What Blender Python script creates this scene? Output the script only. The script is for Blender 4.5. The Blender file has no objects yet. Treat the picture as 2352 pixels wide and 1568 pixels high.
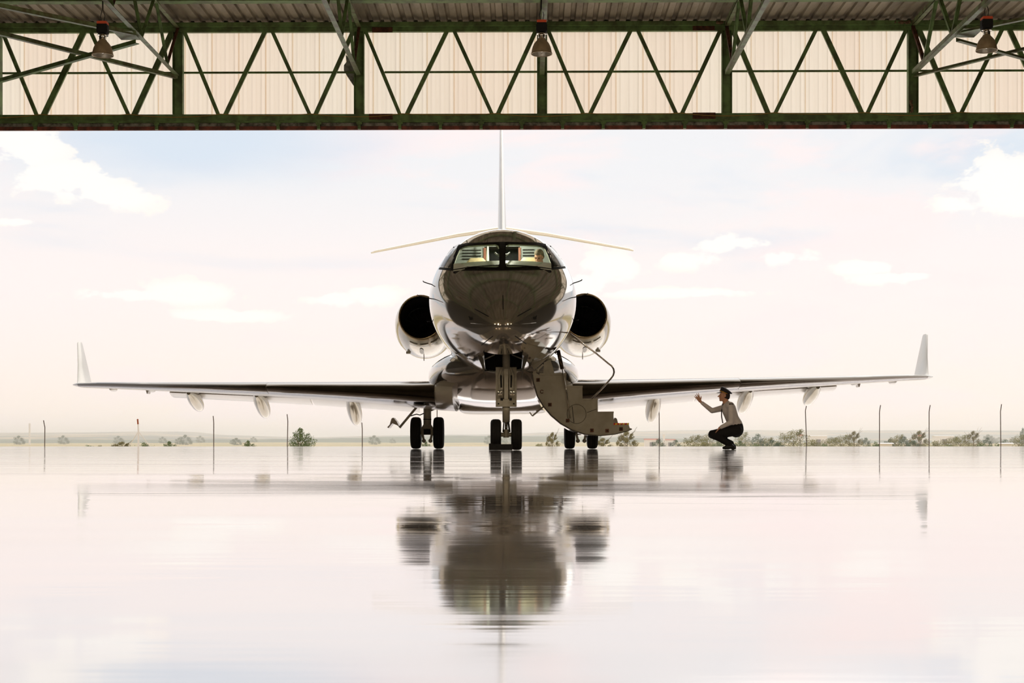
import bpy, bmesh, math, random
from mathutils import Vector, Matrix, noise
R = math.radians
random.seed(7)
sc = bpy.context.scene
C = sc.collection
F = 3400.0          # focal length in photograph pixels
HZ = 1018.0         # horizon row
H = 0.12            # lens height
# ------------------------------------------------------------------ camera
cd = bpy.data.cameras.new('camera'); cam = bpy.data.objects.new('camera', cd); C.objects.link(cam)
cd.sensor_width = 36; cd.lens = 36*F/2352; cd.shift_y = (HZ-784)/2352
cd.clip_start = 0.02; cd.clip_end = 20000
cam.location = (0, 0, H); cam.rotation_euler = (R(90), 0, 0)
sc.camera = cam
vs = sc.view_settings
sc.display_settings.display_device = 'sRGB'
vs.view_transform = 'Standard'; vs.look = 'None'; vs.gamma = 1; vs.exposure = 0.0
vs.use_curve_mapping = False
sc.cycles.use_denoising = True
sc.cycles.max_bounces = 14; sc.cycles.diffuse_bounces = 6; sc.cycles.glossy_bounces = 6
sc.cycles.transparent_max_bounces = 24; sc.cycles.transmission_bounces = 8; sc.cycles.volume_bounces = 4

# ------------------------------------------------------------------ node helper
class NT:
    def __init__(s, tree): s.t = tree; s.n = tree.nodes; s.l = tree.links
    def node(s, typ, **kw):
        n = s.n.new(typ)
        for k, v in kw.items(): setattr(n, k, v)
        return n
    def put(s, sock, v):
        if v is None: return
        if isinstance(v, bpy.types.NodeSocket): s.l.new(v, sock)
        else:
            try: sock.default_value = v
            except Exception: sock.default_value = tuple(v)+(1,)
    def m(s, op, a, b=None, c=None, clamp=False):
        n = s.node('ShaderNodeMath', operation=op, use_clamp=clamp)
        for i, v in enumerate((a, b, c)):
            if v is not None: s.put(n.inputs[i], v)
        return n.outputs[0]
    def mix(s, f, a, b):
        n = s.node('ShaderNodeMix', data_type='RGBA')
        s.put(n.inputs[0], f); s.put(n.inputs[6], a); s.put(n.inputs[7], b)
        return n.outputs[2]
    def rng(s, v, a, b, c=0.0, d=1.0, typ='SMOOTHSTEP'):
        n = s.node('ShaderNodeMapRange', interpolation_type=typ)
        for i, x in enumerate((v, a, b, c, d)): s.put(n.inputs[i], x)
        return n.outputs[0]
    def noise(s, vec, scale, detail=3, rough=.5, dist=0.0):
        n = s.node('ShaderNodeTexNoise')
        s.put(n.inputs['Vector'], vec); s.put(n.inputs['Scale'], scale); s.put(n.inputs['Detail'], detail)
        s.put(n.inputs['Roughness'], rough); s.put(n.inputs['Distortion'], dist)
        return n.outputs['Fac']
    def scalev(s, vec, x, y, z):
        n = s.node('ShaderNodeVectorMath', operation='MULTIPLY'); s.put(n.inputs[0], vec); n.inputs[1].default_value = (x, y, z)
        return n.outputs[0]
    def comb(s, x, y, z):
        n = s.node('ShaderNodeCombineXYZ')
        for i, v in enumerate((x, y, z)): s.put(n.inputs[i], v)
        return n.outputs[0]

def rgb(r, g, b):   # display 0..255 to linear
    f = lambda c: ((c/255)/12.92 if c/255 <= .04045 else ((c/255+.055)/1.055)**2.4)
    return (f(r), f(g), f(b), 1)

# ------------------------------------------------------------------ sky
w = bpy.data.worlds.new('sky'); sc.world = w; w.use_nodes = True
T = NT(w.node_tree); T.n.clear()
co = T.node('ShaderNodeTexCoord').outputs['Generated']
sp = T.node('ShaderNodeSeparateXYZ'); T.put(sp.inputs[0], co)
X, Y, Z = sp.outputs
az = T.m('ARCTAN2', X, Y)
el = T.m('ARCSINE', Z)
n_lo = T.noise(T.scalev(co, 1, 1, 5), 2.6, 5, .55, .4)
n_hi = T.noise(T.scalev(co, 1, 1, 1.8), 18, 7, .6, .2)
n_md = T.noise(T.scalev(co, 1, 1, 3.2), 7, 6, .55, .3)
base = T.mix(T.rng(el, 0.0, .11), rgb(255, 240, 229), rgb(251, 241, 238))
base = T.mix(T.rng(el, .10, .19), base, rgb(238, 238, 240))
base = T.mix(T.rng(el, .17, .55), base, rgb(214, 224, 236))
blue = T.m('MULTIPLY', T.rng(n_lo, .5, .66), T.rng(el, .07, .2))
base = T.mix(blue, base, rgb(211, 224, 237))
pink = T.m('MULTIPLY', T.rng(n_md, .48, .66), .85)
base = T.mix(pink, base, rgb(253, 238, 236))
# left-hand blue window and the cumulus heaps seen through the door
def blob(px, py, rx, ry):
    a0 = math.atan((px-1176)/F); e0 = math.atan((HZ-py)/F)
    dx = T.m('DIVIDE', T.m('SUBTRACT', az, a0), rx/F); dy = T.m('DIVIDE', T.m('SUBTRACT', el, e0), ry/F)
    r2 = T.m('ADD', T.m('MULTIPLY', dx, dx), T.m('MULTIPLY', dy, dy))
    return T.m('SUBTRACT', 1.0, T.m('SQRT', r2))
bl = T.rng(T.m('ADD', blob(430, 330, 520, 150), T.m('MULTIPLY', T.m('SUBTRACT', n_md, .5), 1.2)), -.1, .9)
base = T.mix(bl, base, rgb(215, 226, 238))
heap = None
for b in [(20, 350, 170, 130), (130, 440, 190, 60), (250, 470, 130, 42), (2290, 450, 140, 78), (2352, 470, 200, 70), (2210, 490, 70, 40),
          (1680, 565, 130, 34), (1590, 600, 110, 26), (1800, 600, 120, 26), (1400, 620, 95, 50), (1340, 650, 110, 34), (1990, 625, 110, 24),
          (430, 680, 120, 32), (300, 690, 160, 20), (850, 680, 80, 28), (770, 690, 80, 26), (2060, 650, 150, 20), (520, 730, 160, 18), (1560, 675, 240, 14), (40, 535, 70, 14)]:
    v = blob(*b)
    heap = v if heap is None else T.m('SMOOTH_MAX', heap, v, .12)
n_xh = T.noise(T.scalev(co, 1, 1, 1.5), 60, 6, .6)
hp = T.m('ADD', T.m('ADD', T.m('SUBTRACT', heap, .18), T.m('MULTIPLY', T.m('SUBTRACT', n_hi, .5), 3.4)), T.m('MULTIPLY', T.m('SUBTRACT', n_xh, .5), 1.5))
hm = T.rng(hp, -.02, .3)
body = T.mix(T.rng(T.m('ADD', heap, T.m('MULTIPLY', n_hi, .4)), .2, .75), rgb(255, 248, 240), rgb(255, 253, 248))
base = T.mix(T.m('MULTIPLY', hm, .85), base, body)
far = T.m('MULTIPLY', T.rng(n_hi, .53, .62), T.rng(el, .25, .34))
base = T.mix(T.m('MULTIPLY', far, .7), base, rgb(255, 250, 246))
bg = T.node('ShaderNodeBackground'); T.put(bg.inputs[0], base); bg.inputs[1].default_value = 1.06
ow = T.node('ShaderNodeOutputWorld'); T.l.new(bg.outputs[0], ow.inputs[0])
# sun, high and veiled, beyond the aircraft
sl = bpy.data.lights.new('sun', 'SUN'); sl.energy = 1.2; sl.angle = R(70); sl.color = (1, .95, .86)
so = bpy.data.objects.new('sun', sl); C.objects.link(so); so.rotation_euler = (R(-42), R(14), 0)

# high-bay lamps burning in the rear of the hangar, out of frame
for lx in (-12, -6, 6, 12):
    for ly in (4, 14):
        hl = bpy.data.lights.new('highbay_light', 'POINT'); hl.energy = 350; hl.color = (1, .84, .62); hl.shadow_soft_size = .22
        ho = bpy.data.objects.new('highbay_light', hl); C.objects.link(ho); ho.location = (lx, ly, 8.6)
# ------------------------------------------------------------------ materials
def mat(name, col, rough=.5, metal=0.0, coat=0.0, var=0.0, scale=4.0, col2=None, bump=0.0, stretch=(1, 1, 1), emit=None, spec=None, coord='Object', lo=.35, hi=.65):
    m = bpy.data.materials.new(name); m.use_nodes = True
    t = NT(m.node_tree); b = t.n['Principled BSDF']
    vec = t.scalev(t.node('ShaderNodeTexCoord').outputs[coord], *stretch)
    nz = t.noise(vec, scale, 4, .6)
    c2 = col2 if col2 is not None else tuple(c*(1-var) for c in col[:3])+(1,)
    t.put(b.inputs['Base Color'], t.mix(t.rng(nz, lo, hi), col, c2))
    b.inputs['Roughness'].default_value = rough; b.inputs['Metallic'].default_value = metal
    b.inputs['Coat Weight'].default_value = coat; b.inputs['Coat Roughness'].default_value = .03
    if spec is not None: b.inputs['Specular IOR Level'].default_value = spec
    if bump:
        bn = t.node('ShaderNodeBump'); bn.inputs['Strength'].default_value = bump; bn.inputs['Distance'].default_value = .01
        t.put(bn.inputs['Height'], t.noise(vec, scale*6, 3)); t.put(b.inputs['Normal'], bn.outputs[0])
    return m
M = {}
M['green'] = mat('green_steel', rgb(112, 142, 80), .55, 0, 0, .35, 3, rgb(84, 98, 54), .2, (1, 1, 1))
M['green2'] = mat('weathered_green_steel', rgb(122, 138, 92), .5, 0, 0, .3, 5, rgb(96, 92, 58), .2)
M['rust'] = mat('rusty_steel', rgb(104, 62, 40), .8, 0, 0, .4, 9, rgb(70, 40, 26), .4)
M['redrail'] = mat('red_brown_rail', rgb(140, 74, 56), .7, 0, 0, .3, 4, rgb(86, 50, 38), .2)
M['greyrail'] = mat('galvanised_rail', rgb(164, 158, 148), .6, .2, 0, .3, 6, rgb(84, 80, 70), .1)
M['roof'] = mat('roof_sheet', rgb(152, 140, 120), .5, .35, 0, .3, 2, rgb(112, 100, 82), .2, (1, .3, 1))
M['wall_in'] = mat('hangar_wall', rgb(112, 98, 78), .8, 0, 0, .3, .6, rgb(84, 74, 58))
M['hinterior'] = mat('hangar_lining', rgb(50, 44, 34), .85, 0, 0, .3, .4, rgb(40, 35, 28))
M['nest'] = mat('mud_nest', rgb(140, 112, 80), .95, 0, 0, .5, 30, rgb(84, 62, 44), .8)
M['cable'] = mat('cable_yellow', rgb(176, 140, 70), .6)
M['wire'] = mat('wire_dark', rgb(40, 36, 32), .6)
M['paint'] = mat('aircraft_paint', rgb(192, 186, 176), .09, .85, .6, .05, 1.5)
M['paint_dull'] = mat('aircraft_underside', rgb(226, 218, 204), .28, .2, .3, .06, 2)
M['leading'] = mat('leading_edge_metal', rgb(96, 86, 74), .12, 1.0, 0, .1, 1)
M['gold'] = mat('tail_paint', rgb(232, 214, 176), .25, .3, .5, .05, 2)
M['blacktrim'] = mat('black_trim', rgb(22, 20, 18), .6, 0, 0, spec=.25)
M['darkglass'] = mat('dark_glass', rgb(10, 10, 9), .12, 0, 0, spec=.2)
M['grey'] = mat('grey_panel', rgb(186, 180, 164), .3, .3, .2, .1, 2.5, rgb(168, 160, 142))
M['gear'] = mat('gear_paint', rgb(190, 184, 168), .45, .2, 0, .15, 5, rgb(164, 156, 138), .1)
M['nacelle'] = mat('nacelle_paint', rgb(168, 158, 136), .2, .75, .5, .08, 2)
M['chrome'] = mat('chrome', rgb(220, 214, 205), .12, 1)
M['tyre'] = mat('tyre_rubber', rgb(22, 20, 19), .75, 0, 0, .3, 20, None, .3)
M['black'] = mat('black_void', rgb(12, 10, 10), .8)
M['lip'] = mat('inlet_lip_metal', rgb(170, 150, 120), .2, 1.0)
M['red'] = mat('red_tape', rgb(214, 30, 22), .5)
M['yellow'] = mat('yellow_tape', rgb(250, 196, 30), .5)
M['orange'] = mat('orange_plastic', rgb(226, 84, 40), .5)
M['dome'] = mat('lamp_dome', rgb(192, 168, 136), .4, .5, 0, .15, 8)
M['domein'] = mat('lamp_reflector', rgb(232, 226, 214), .25, .6)
M['cream'] = mat('cream_leather', rgb(222, 202, 160), .55, 0, 0, .1, 8)
M['lining'] = mat('cockpit_lining', rgb(216, 220, 206), .5, 0, 0, .1, 5)
M['cpanel'] = mat('instrument_grey', rgb(160, 168, 166), .5)
M['brownwood'] = mat('brown_doorframe', rgb(150, 92, 70), .5)
M['navy'] = mat('dark_cabin', rgb(26, 34, 34), .6)
M['skin'] = mat('skin', rgb(222, 164, 132), .55, 0, 0, .12, 20)
M['hairgrey'] = mat('grey_hair', rgb(160, 146, 120), .7, 0, 0, .4, 60, None, .5)
M['hairdark'] = mat('dark_hair', rgb(50, 34, 26), .7, 0, 0, .4, 60)
M['shirt'] = mat('white_shirt', rgb(232, 222, 218), .8, 0, 0, .08, 14, None, .25)
M['trouser'] = mat('black_trousers', rgb(26, 22, 24), .85, 0, 0, .2, 14)
M['shoe'] = mat('black_leather', rgb(18, 16, 16), .35)
M['tie'] = mat('dark_tie', rgb(44, 26, 30), .6)
M['capc'] = mat('navy_cap', rgb(34, 28, 34), .7)
M['goldtrim'] = mat('gold_braid', rgb(226, 172, 70), .35, .7)
M['postm'] = mat('post_steel', rgb(104, 88, 80), .7, 0, 0, .3, 3)
M['mast'] = mat('mast_white', rgb(240, 232, 224), .6)
M['mastred'] = mat('mast_rust', rgb(160, 84, 48), .7)
M['bark'] = mat('bark', rgb(120, 100, 76), .9, 0, 0, .3, 3)
for k, a, b in (('leaf_green', (104, 122, 40), (66, 88, 26)), ('leaf_olive', (146, 136, 54), (104, 104, 38)), ('leaf_dark', (66, 94, 48), (42, 68, 36)), ('leaf_dry', (150, 134, 72), (108, 102, 50))):
    M[k] = mat(k, rgb(*a), .7, 0, 0, 0, .9, rgb(*b))
M['ground'] = mat('dry_field', rgb(214, 186, 138), .95, 0, 0, 0, .02, rgb(168, 156, 98))
M['hill'] = mat('hill_land', rgb(176, 150, 108), .95, 0, 0, 0, .004, rgb(56, 76, 60), stretch=(1, 2.2, 6), lo=.44, hi=.52)
M['hillwood'] = mat('hill_woodland', rgb(78, 98, 62), .95, 0, 0, 0, .02, rgb(48, 70, 46), lo=.4, hi=.6)
M['white'] = mat('white_wall', rgb(246, 238, 228), .8)
M['rooftile'] = mat('clay_roof', rgb(196, 108, 80), .8)
M['rag'] = mat('grey_sheeting', rgb(150, 148, 146), .7, 0, 0, .3, 12, rgb(96, 94, 92))
M['lens'] = mat('lamp_lens', rgb(200, 196, 186), .08, .8, 1)

def glass(name, tint, refl):
    m = bpy.data.materials.new(name); m.use_nodes = True; t = NT(m.node_tree); t.n.clear()
    tr = t.node('ShaderNodeBsdfTransparent'); tr.inputs[0].default_value = tint
    gl = t.node('ShaderNodeBsdfGlossy'); gl.inputs['Roughness'].default_value = .02
    fr = t.node('ShaderNodeLayerWeight'); fr.inputs[0].default_value = .5; fc = t.m('ADD', .03, t.m('MULTIPLY', refl, t.m('POWER', fr.outputs['Facing'], 5.0)))
    mx = t.node('ShaderNodeMixShader'); t.l.new(fc, mx.inputs[0]); t.l.new(tr.outputs[0], mx.inputs[1]); t.l.new(gl.outputs[0], mx.inputs[2])
    o = t.node('ShaderNodeOutputMaterial'); t.l.new(mx.outputs[0], o.inputs[0])
    return m
M['glass'] = glass('windscreen_glass', (.93, .97, .92, 1), .5)

# translucent cladding sheet
m = bpy.data.materials.new('translucent_sheet'); m.use_nodes = True; t = NT(m.node_tree); t.n.clear()
oi = t.node('ShaderNodeObjectInfo')
tc = t.node('ShaderNodeTexCoord').outputs['Object']
cc = t.mix(oi.outputs['Random'], rgb(252, 242, 226), rgb(252, 236, 218))
st = t.noise(t.scalev(tc, 14, 1, .5), 1.5, 4, .6)
cc = t.mix(t.rng(st, .5, .85, 0, .25), cc, rgb(206, 176, 140))
bl = t.m('MULTIPLY', t.rng(t.noise(t.scalev(tc, 1, 1, 1.4), 2.4, 5, .65), .63, .75, 0, .35), 1)
cc = t.mix(bl, cc, rgb(190, 180, 170))
tl = t.node('ShaderNodeBsdfTranslucent'); t.put(tl.inputs[0], cc)
df = t.node('ShaderNodeBsdfDiffuse'); t.put(df.inputs[0], cc)
mx = t.node('ShaderNodeMixShader'); mx.inputs[0].default_value = .18
t.l.new(tl.outputs[0], mx.inputs[1]); t.l.new(df.outputs[0], mx.inputs[2])
o = t.node('ShaderNodeOutputMaterial'); t.l.new(mx.outputs[0], o.inputs[0])
M['sheet'] = m

# wet polished floor
m = bpy.data.materials.new('wet_polished_floor'); m.use_nodes = True; t = NT(m.node_tree); b = t.n['Principled BSDF']
tc = t.node('ShaderNodeTexCoord').outputs['Object']
n1 = t.noise(t.scalev(tc, .35, 1.6, 1), 1.0, 3, .55)
n2 = t.noise(t.scalev(tc, 1.2, 7, 1), 1.0, 3, .6)
stain = t.rng(t.noise(t.scalev(tc, .12, .9, 1), .8, 5, .65), .5, .72)
t.put(b.inputs['Base Color'], t.mix(stain, rgb(255, 248, 246), rgb(247, 238, 235)))
b.inputs['Metallic'].default_value = .82
t.put(b.inputs['Roughness'], t.rng(n1, .3, .75, .03, .1))
bp = t.node('ShaderNodeBump'); bp.inputs['Strength'].default_value = 1.0; bp.inputs['Distance'].default_value = .0022
t.put(bp.inputs['Height'], t.m('ADD', n1, t.m('MULTIPLY', n2, .18)))
t.put(b.inputs['Normal'], bp.outputs[0])
M['floor'] = m

# instrument wall with rows of breakers is modelled; haze over the far land
m = bpy.data.materials.new('summer_haze'); m.use_nodes = True; t = NT(m.node_tree); t.n.clear()
vsn = t.node('ShaderNodeVolumeScatter'); vsn.inputs['Color'].default_value = (.985, .985, 1, 1); vsn.inputs['Density'].default_value = .00045
vsn.inputs['Anisotropy'].default_value = .82
o = t.node('ShaderNodeOutputMaterial'); t.l.new(vsn.outputs[0], o.inputs[1])
M['haze'] = m

# ------------------------------------------------------------------ object helpers
PRE = [None]                 # matrix applied to vertices as they are built
INV = {}                     # world inverse of each root
def link(name, me, mt, parent=None, smooth=False):
    if mt is not None and not me.materials: me.materials.append(mt)
    o = bpy.data.objects.new(name, me)
    C.objects.link(o)
    if smooth:
        for p in me.polygons: p.use_smooth = True
    if parent is not None:
        o.parent = parent
        r = parent
        while r.parent: r = r.parent
        me.transform(INV.get(r.name, Matrix()))
    return o
class G:
    """collects geometry for ONE mesh"""
    def __init__(s): s.v = []; s.f = []
    def add(s, vs_, fs_):
        k = len(s.v)
        for v in vs_:
            v = Vector(v)
            s.v.append(PRE[0] @ v if PRE[0] is not None else v)
        s.f += [tuple(i+k for i in f) for f in fs_]
        return s
    def box(s, x0, x1, y0, y1, z0, z1):
        return s.add([(x0, y0, z0), (x1, y0, z0), (x1, y1, z0), (x0, y1, z0), (x0, y0, z1), (x1, y0, z1), (x1, y1, z1), (x0, y1, z1)],
                     [(0, 3, 2, 1), (4, 5, 6, 7), (0, 1, 5, 4), (1, 2, 6, 5), (2, 3, 7, 6), (3, 0, 4, 7)])
    def bar(s, p, q, a, b, up=(0, 1, 0), ang=False):
        p, q = Vector(p), Vector(q); d = (q-p).normalized(); u = Vector(up); u = (u-d*u.dot(d))
        if u.length < 1e-4: u = Vector((1, 0, .01)); u = u-d*u.dot(d)
        u.normalize(); w_ = d.cross(u)
        def bx(a0, a1, b0, b1):
            s.add([e+w_*i+u*j for e in (p, q) for i, j in ((a0, b0), (a1, b0), (a1, b1), (a0, b1))],
                  [(0, 1, 2, 3), (7, 6, 5, 4), (0, 4, 5, 1), (1, 5, 6, 2), (2, 6, 7, 3), (3, 7, 4, 0)])
        if ang:
            th = .012; bx(-a/2, a/2, -b/2, -b/2+th); bx(-a/2, -a/2+th, -b/2, b/2)
        else: bx(-a/2, a/2, -b/2, b/2)
        return s
    def tube(s, pts, r, n=10, caps=True):
        pts = [Vector(p) for p in pts]; rs = r if isinstance(r, (list, tuple)) else [r]*len(pts)
        rings = []; u = None
        for i, p in enumerate(pts):
            d = (pts[min(i+1, len(pts)-1)]-pts[max(i-1, 0)]).normalized()
            if u is None: u = d.orthogonal().normalized()
            u = (u-d*u.dot(d)).normalized(); v = d.cross(u)
            rings.append([p+(u*math.cos(2*math.pi*k/n)+v*math.sin(2*math.pi*k/n))*rs[i] for k in range(n)])
        return s.loft(rings, caps)
    def loft(s, rings, caps=True, closed=True):
        n = len(rings[0]); vs_ = [v for r_ in rings for v in r_]; fs_ = []
        for i in range(len(rings)-1):
            for k in range(n if closed else n-1):
                k2 = (k+1) % n
                fs_.append((i*n+k, i*n+k2, (i+1)*n+k2, (i+1)*n+k))
        if caps: fs_.append(tuple(range(n-1, -1, -1))); fs_.append(tuple((len(rings)-1)*n+k for k in range(n)))
        return s.add(vs_, fs_)
    def lathe(s, prof, c=(0, 0, 0), axis='z', n=24, caps=False):
        """prof: (radius, height) pairs about an axis through c"""
        c = Vector(c); rings = []
        for r_, h in prof:
            ring = []
            for k in range(n):
                a = 2*math.pi*k/n; x, y = r_*math.cos(a), r_*math.sin(a)
                ring.append(c+(Vector((x, y, h)) if axis == 'z' else Vector((x, h, y)) if axis == 'y' else Vector((h, x, y))))
            rings.append(ring)
        return s.loft(rings, caps)
    def ball(s, c, rx, ry=None, rz=None, n=12, m_=8):
        ry = ry or rx; rz = rz or rx; c = Vector(c); rings = []
        for i in range(m_+1):
            a = math.pi*i/m_; a = min(max(a, .02), math.pi-.02)
            rings.append([c+Vector((rx*math.sin(a)*math.cos(2*math.pi*k/n), ry*math.sin(a)*math.sin(2*math.pi*k/n), rz*math.cos(a))) for k in range(n)])
        return s.loft(rings, True)
    def cone(s, p, q, r1, r2, n=14):
        p, q = Vector(p), Vector(q); s.tube([p, q], [r1, r2], n); s.ball(p, r1, n=n); s.ball(q, r2, n=n); return s
    def prism(s, poly, y0, y1):   # polygon in x,z extruded along y
        n = len(poly)
        return s.add([(x, y, z) for y in (y0, y1) for x, z in poly],
                     [tuple(range(n)), tuple(range(2*n-1, n-1, -1))]+[(i, i+n, (i+1) % n+n, (i+1) % n) for i in range(n)])
    def mesh(s, name):
        me = bpy.data.meshes.new(name); me.from_pydata(s.v, [], s.f); me.update()
        bm = bmesh.new(); bm.from_mesh(me); bmesh.ops.recalc_face_normals(bm, faces=bm.faces); bm.to_mesh(me); bm.free()
        return me
    def obj(s, name, mt, parent=None, smooth=False): return link(name, s.mesh(name), mt, parent, smooth)
def auto_smooth(o, deg=35):
    me = o.data
    for p in me.polygons: p.use_smooth = True
    bm = bmesh.new(); bm.from_mesh(me)
    for e in bm.edges:
        if len(e.link_faces) == 2 and e.calc_face_angle(0) > R(deg): e.smooth = False
    bm.to_mesh(me); bm.free()
    return o
def root(name, label, cat, loc=(0, 0, 0), rot=(0, 0, 0), group=None):
    o = bpy.data.objects.new(name, None); C.objects.link(o); o.location = loc; o.rotation_euler = rot; o.empty_display_size = .3
    from mathutils import Euler
    INV[o.name] = (Matrix.Translation(Vector(loc)) @ Euler(rot).to_matrix().to_4x4()).inverted()
    o['label'] = label; o['category'] = cat
    if group: o['group'] = group
    return o
def tag(o, label, cat, group=None, kind=None):
    o['label'] = label; o['category'] = cat
    if group: o['group'] = group
    if kind: o['kind'] = kind
    return o
def struct(o, label=None): o['kind'] = 'structure'; o['label'] = label or o.name; o['category'] = 'structure'; return o
def evaluated(o):            # bake modifiers into a new mesh
    dg = bpy.context.evaluated_depsgraph_get(); dg.update()
    me = bpy.data.meshes.new_from_object(o.evaluated_get(dg)); o.modifiers.clear(); old = o.data; o.data = me; bpy.data.meshes.remove(old)
    return o
def remesh(o, vox, it=4):
    md = o.modifiers.new('r', 'REMESH'); md.mode = 'VOXEL'; md.voxel_size = vox; md.use_smooth_shade = True
    if it:
        sm = o.modifiers.new('s', 'SMOOTH'); sm.iterations = it; sm.factor = .5
    mats = list(o.data.materials); evaluated(o)
    if not o.data.materials:
        for x in mats: o.data.materials.append(x)
    return o
def zz(py, D): return H+(HZ-py)*D/F
def xx(px, D, c=1176.0): return (px-c)*D/F

# ------------------------------------------------------------------ ground, hangar floor and apron
HD = 36.0; K = HD/22   # K keeps member sizes in proportion
YAW = Matrix.Translation((0, HD, 0)) @ Matrix.Rotation(R(-.62), 4, 'Z') @ Matrix.Translation((0, -HD, 0))
g = G(); xs = [-16, -8, 0, 8, 16.5]
def reflection_dip(y): return 0.0 if y > 6.5 else (-.00195*(6.5-y)**2 if y > 2.5 else -.0312-.0156*(2.5-y))   # invented dip near the lens, shaped to shorten the jet's reflection
prof = [(y, reflection_dip(y)) for y in [-9, -4]+[-1+.15*i for i in range(52)]+[7, 9, 14, 22, HD]]
g.add([(x, y, z) for y, z in prof for x in xs], [(j*5+i, j*5+i+1, (j+1)*5+i+1, (j+1)*5+i) for j in range(len(prof)-1) for i in range(4)])
o = g.obj('floor', M['floor'], smooth=True); struct(o, 'wet mirror-like hangar floor')
g = G(); g.add([(-75, HD, 0), (75, HD, 0), (75, 59.5, 0), (-75, 59.5, 0), (-75, 60, -.9), (75, 60, -.9)], [(0, 1, 2, 3), (3, 2, 5, 4)])
for sx in (-1, 1): g.add([(sx*16, -9, -.01), (sx*75, -9, -.01), (sx*75, HD, 0), (sx*16, HD, 0)], [(0, 1, 2, 3)])
o = g.obj('apron', M['floor']); struct(o, 'wet apron outside the door')
# far land: falls away behind the apron, then climbs into ridges
g = G(); NX, NY = 60, 34
ys = [59.6+ (i/NY)**2.6*5200 for i in range(NY+1)]
def land(x, y):
    z = -1.0-.9*min(1, (y-60)/200)
    if y > 500: z += (y-500)*.0022 * (1+.5*noise.noise(Vector((x*.0018, y*.001, 0)))) + 1.2*noise.noise(Vector((x*.006, y*.004, 3)))
    return z
g.add([(-1.0*(ys[j]*.8+90)+(i/NX)*2*(ys[j]*.8+90), ys[j], land(-(ys[j]*.8+90)+(i/NX)*2*(ys[j]*.8+90), ys[j])) for j in range(NY+1) for i in range(NX+1)],
      [(j*(NX+1)+i, j*(NX+1)+i+1, (j+1)*(NX+1)+i+1, (j+1)*(NX+1)+i) for j in range(NY) for i in range(NX)])
o = g.obj('ground', M['ground'], smooth=True); struct(o, 'dry farmland beyond the apron')
def ridge(name, D, top, mt, seed, amp, base_z, thick, x0=-.75, x1=.75, small=0.0, label=''):
    g = G(); N = 150; rows = 8
    vs_ = []
    for j in range(rows+1):
        t_ = j/rows
        for i in range(N+1):
            x = (x0+(x1-x0)*i/N)*D
            hgt = top(x/D*F+1176)*D/F + amp*noise.noise(Vector((x/D*14, seed, 0)))+amp*.4*noise.noise(Vector((x/D*50, seed+4, t_*2)))
            hgt += small*noise.noise(Vector((x/D*260, seed, t_*5)))
            vs_.append((x, D+thick*t_, base_z+(hgt+H-base_z)*math.sin(min(1, t_*1.15)*math.pi/2)))
    g.add(vs_, [(j*(N+1)+i, j*(N+1)+i+1, (j+1)*(N+1)+i+1, (j+1)*(N+1)+i) for j in range(rows) for i in range(N)])
    o = g.obj(name, mt, smooth=True); struct(o, label); return o
def lerp(tab):
    def f(p):
        if p <= tab[0][0]: return tab[0][1]
        for (a, b), (c, d) in zip(tab, tab[1:]):
            if p <= c: return b+(d-b)*(p-a)/(c-a)
        return tab[-1][1]
    return f
ridge('ridge', 2900, lerp([(-400, 30), (0, 32), (90, 34), (230, 34), (300, 26), (600, 16), (760, 22), (900, 24), (1100, 26), (1500, 36), (1700, 38), (2352, 38), (2800, 36)]), M['hill'], 1, 1.5, 4, 900, label='hazy blue-grey ridge on the horizon')
ridge('ridge', 1600, lerp([(-400, 10), (300, 10), (600, 12), (700, 14), (900, 18), (1000, 21), (1250, 20), (1600, 14), (1800, 8), (2600, 8)]), M['hillwood'], 5, .5, -1, 400, small=1.4, label='low wooded rise in front of the far ridge')
ridge('ridge', 2200, lerp([(-400, 20), (100, 22), (250, 20), (420, 14), (600, 8), (2000, 10), (2352, 14)]), M['hill'], 8, .8, 0, 500, small=1.0, label='field-patched slope at the left of the horizon')
g = G(); g.box(-4200, 4200, 92, 5600, -8, 32)
o = g.obj('haze', M['haze']); tag(o, 'thin warm summer haze over the far fields and ridges', 'haze', kind='stuff')

# ------------------------------------------------------------------ hangar shell
PRE[0] = YAW
WX0, WX1 = -14.6, 14.9
CZ = zz(51, HD)               # ceiling height at the door line
g = G(); g.box(WX0-.2, WX0, -9, HD+.3, -.2, CZ+.4); struct(g.obj('wall_left', M['hinterior']), 'dark hangar side wall')
g = G(); g.box(WX1, WX1+.2, -9, HD+.3, -.2, CZ+.4); struct(g.obj('wall_right', M['hinterior']), 'dark hangar side wall')
g = G(); g.box(WX0, WX1, -9.2, -9, -.2, CZ+.4); struct(g.obj('wall_back', M['hinterior']), 'dark hangar rear wall')
g = G(); g.box(WX0-.2, WX1+.2, -9.2, HD+.25, CZ+.13, CZ+.2)
ceil = struct(g.obj('ceiling', M['hinterior']), 'hangar roof')
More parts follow.
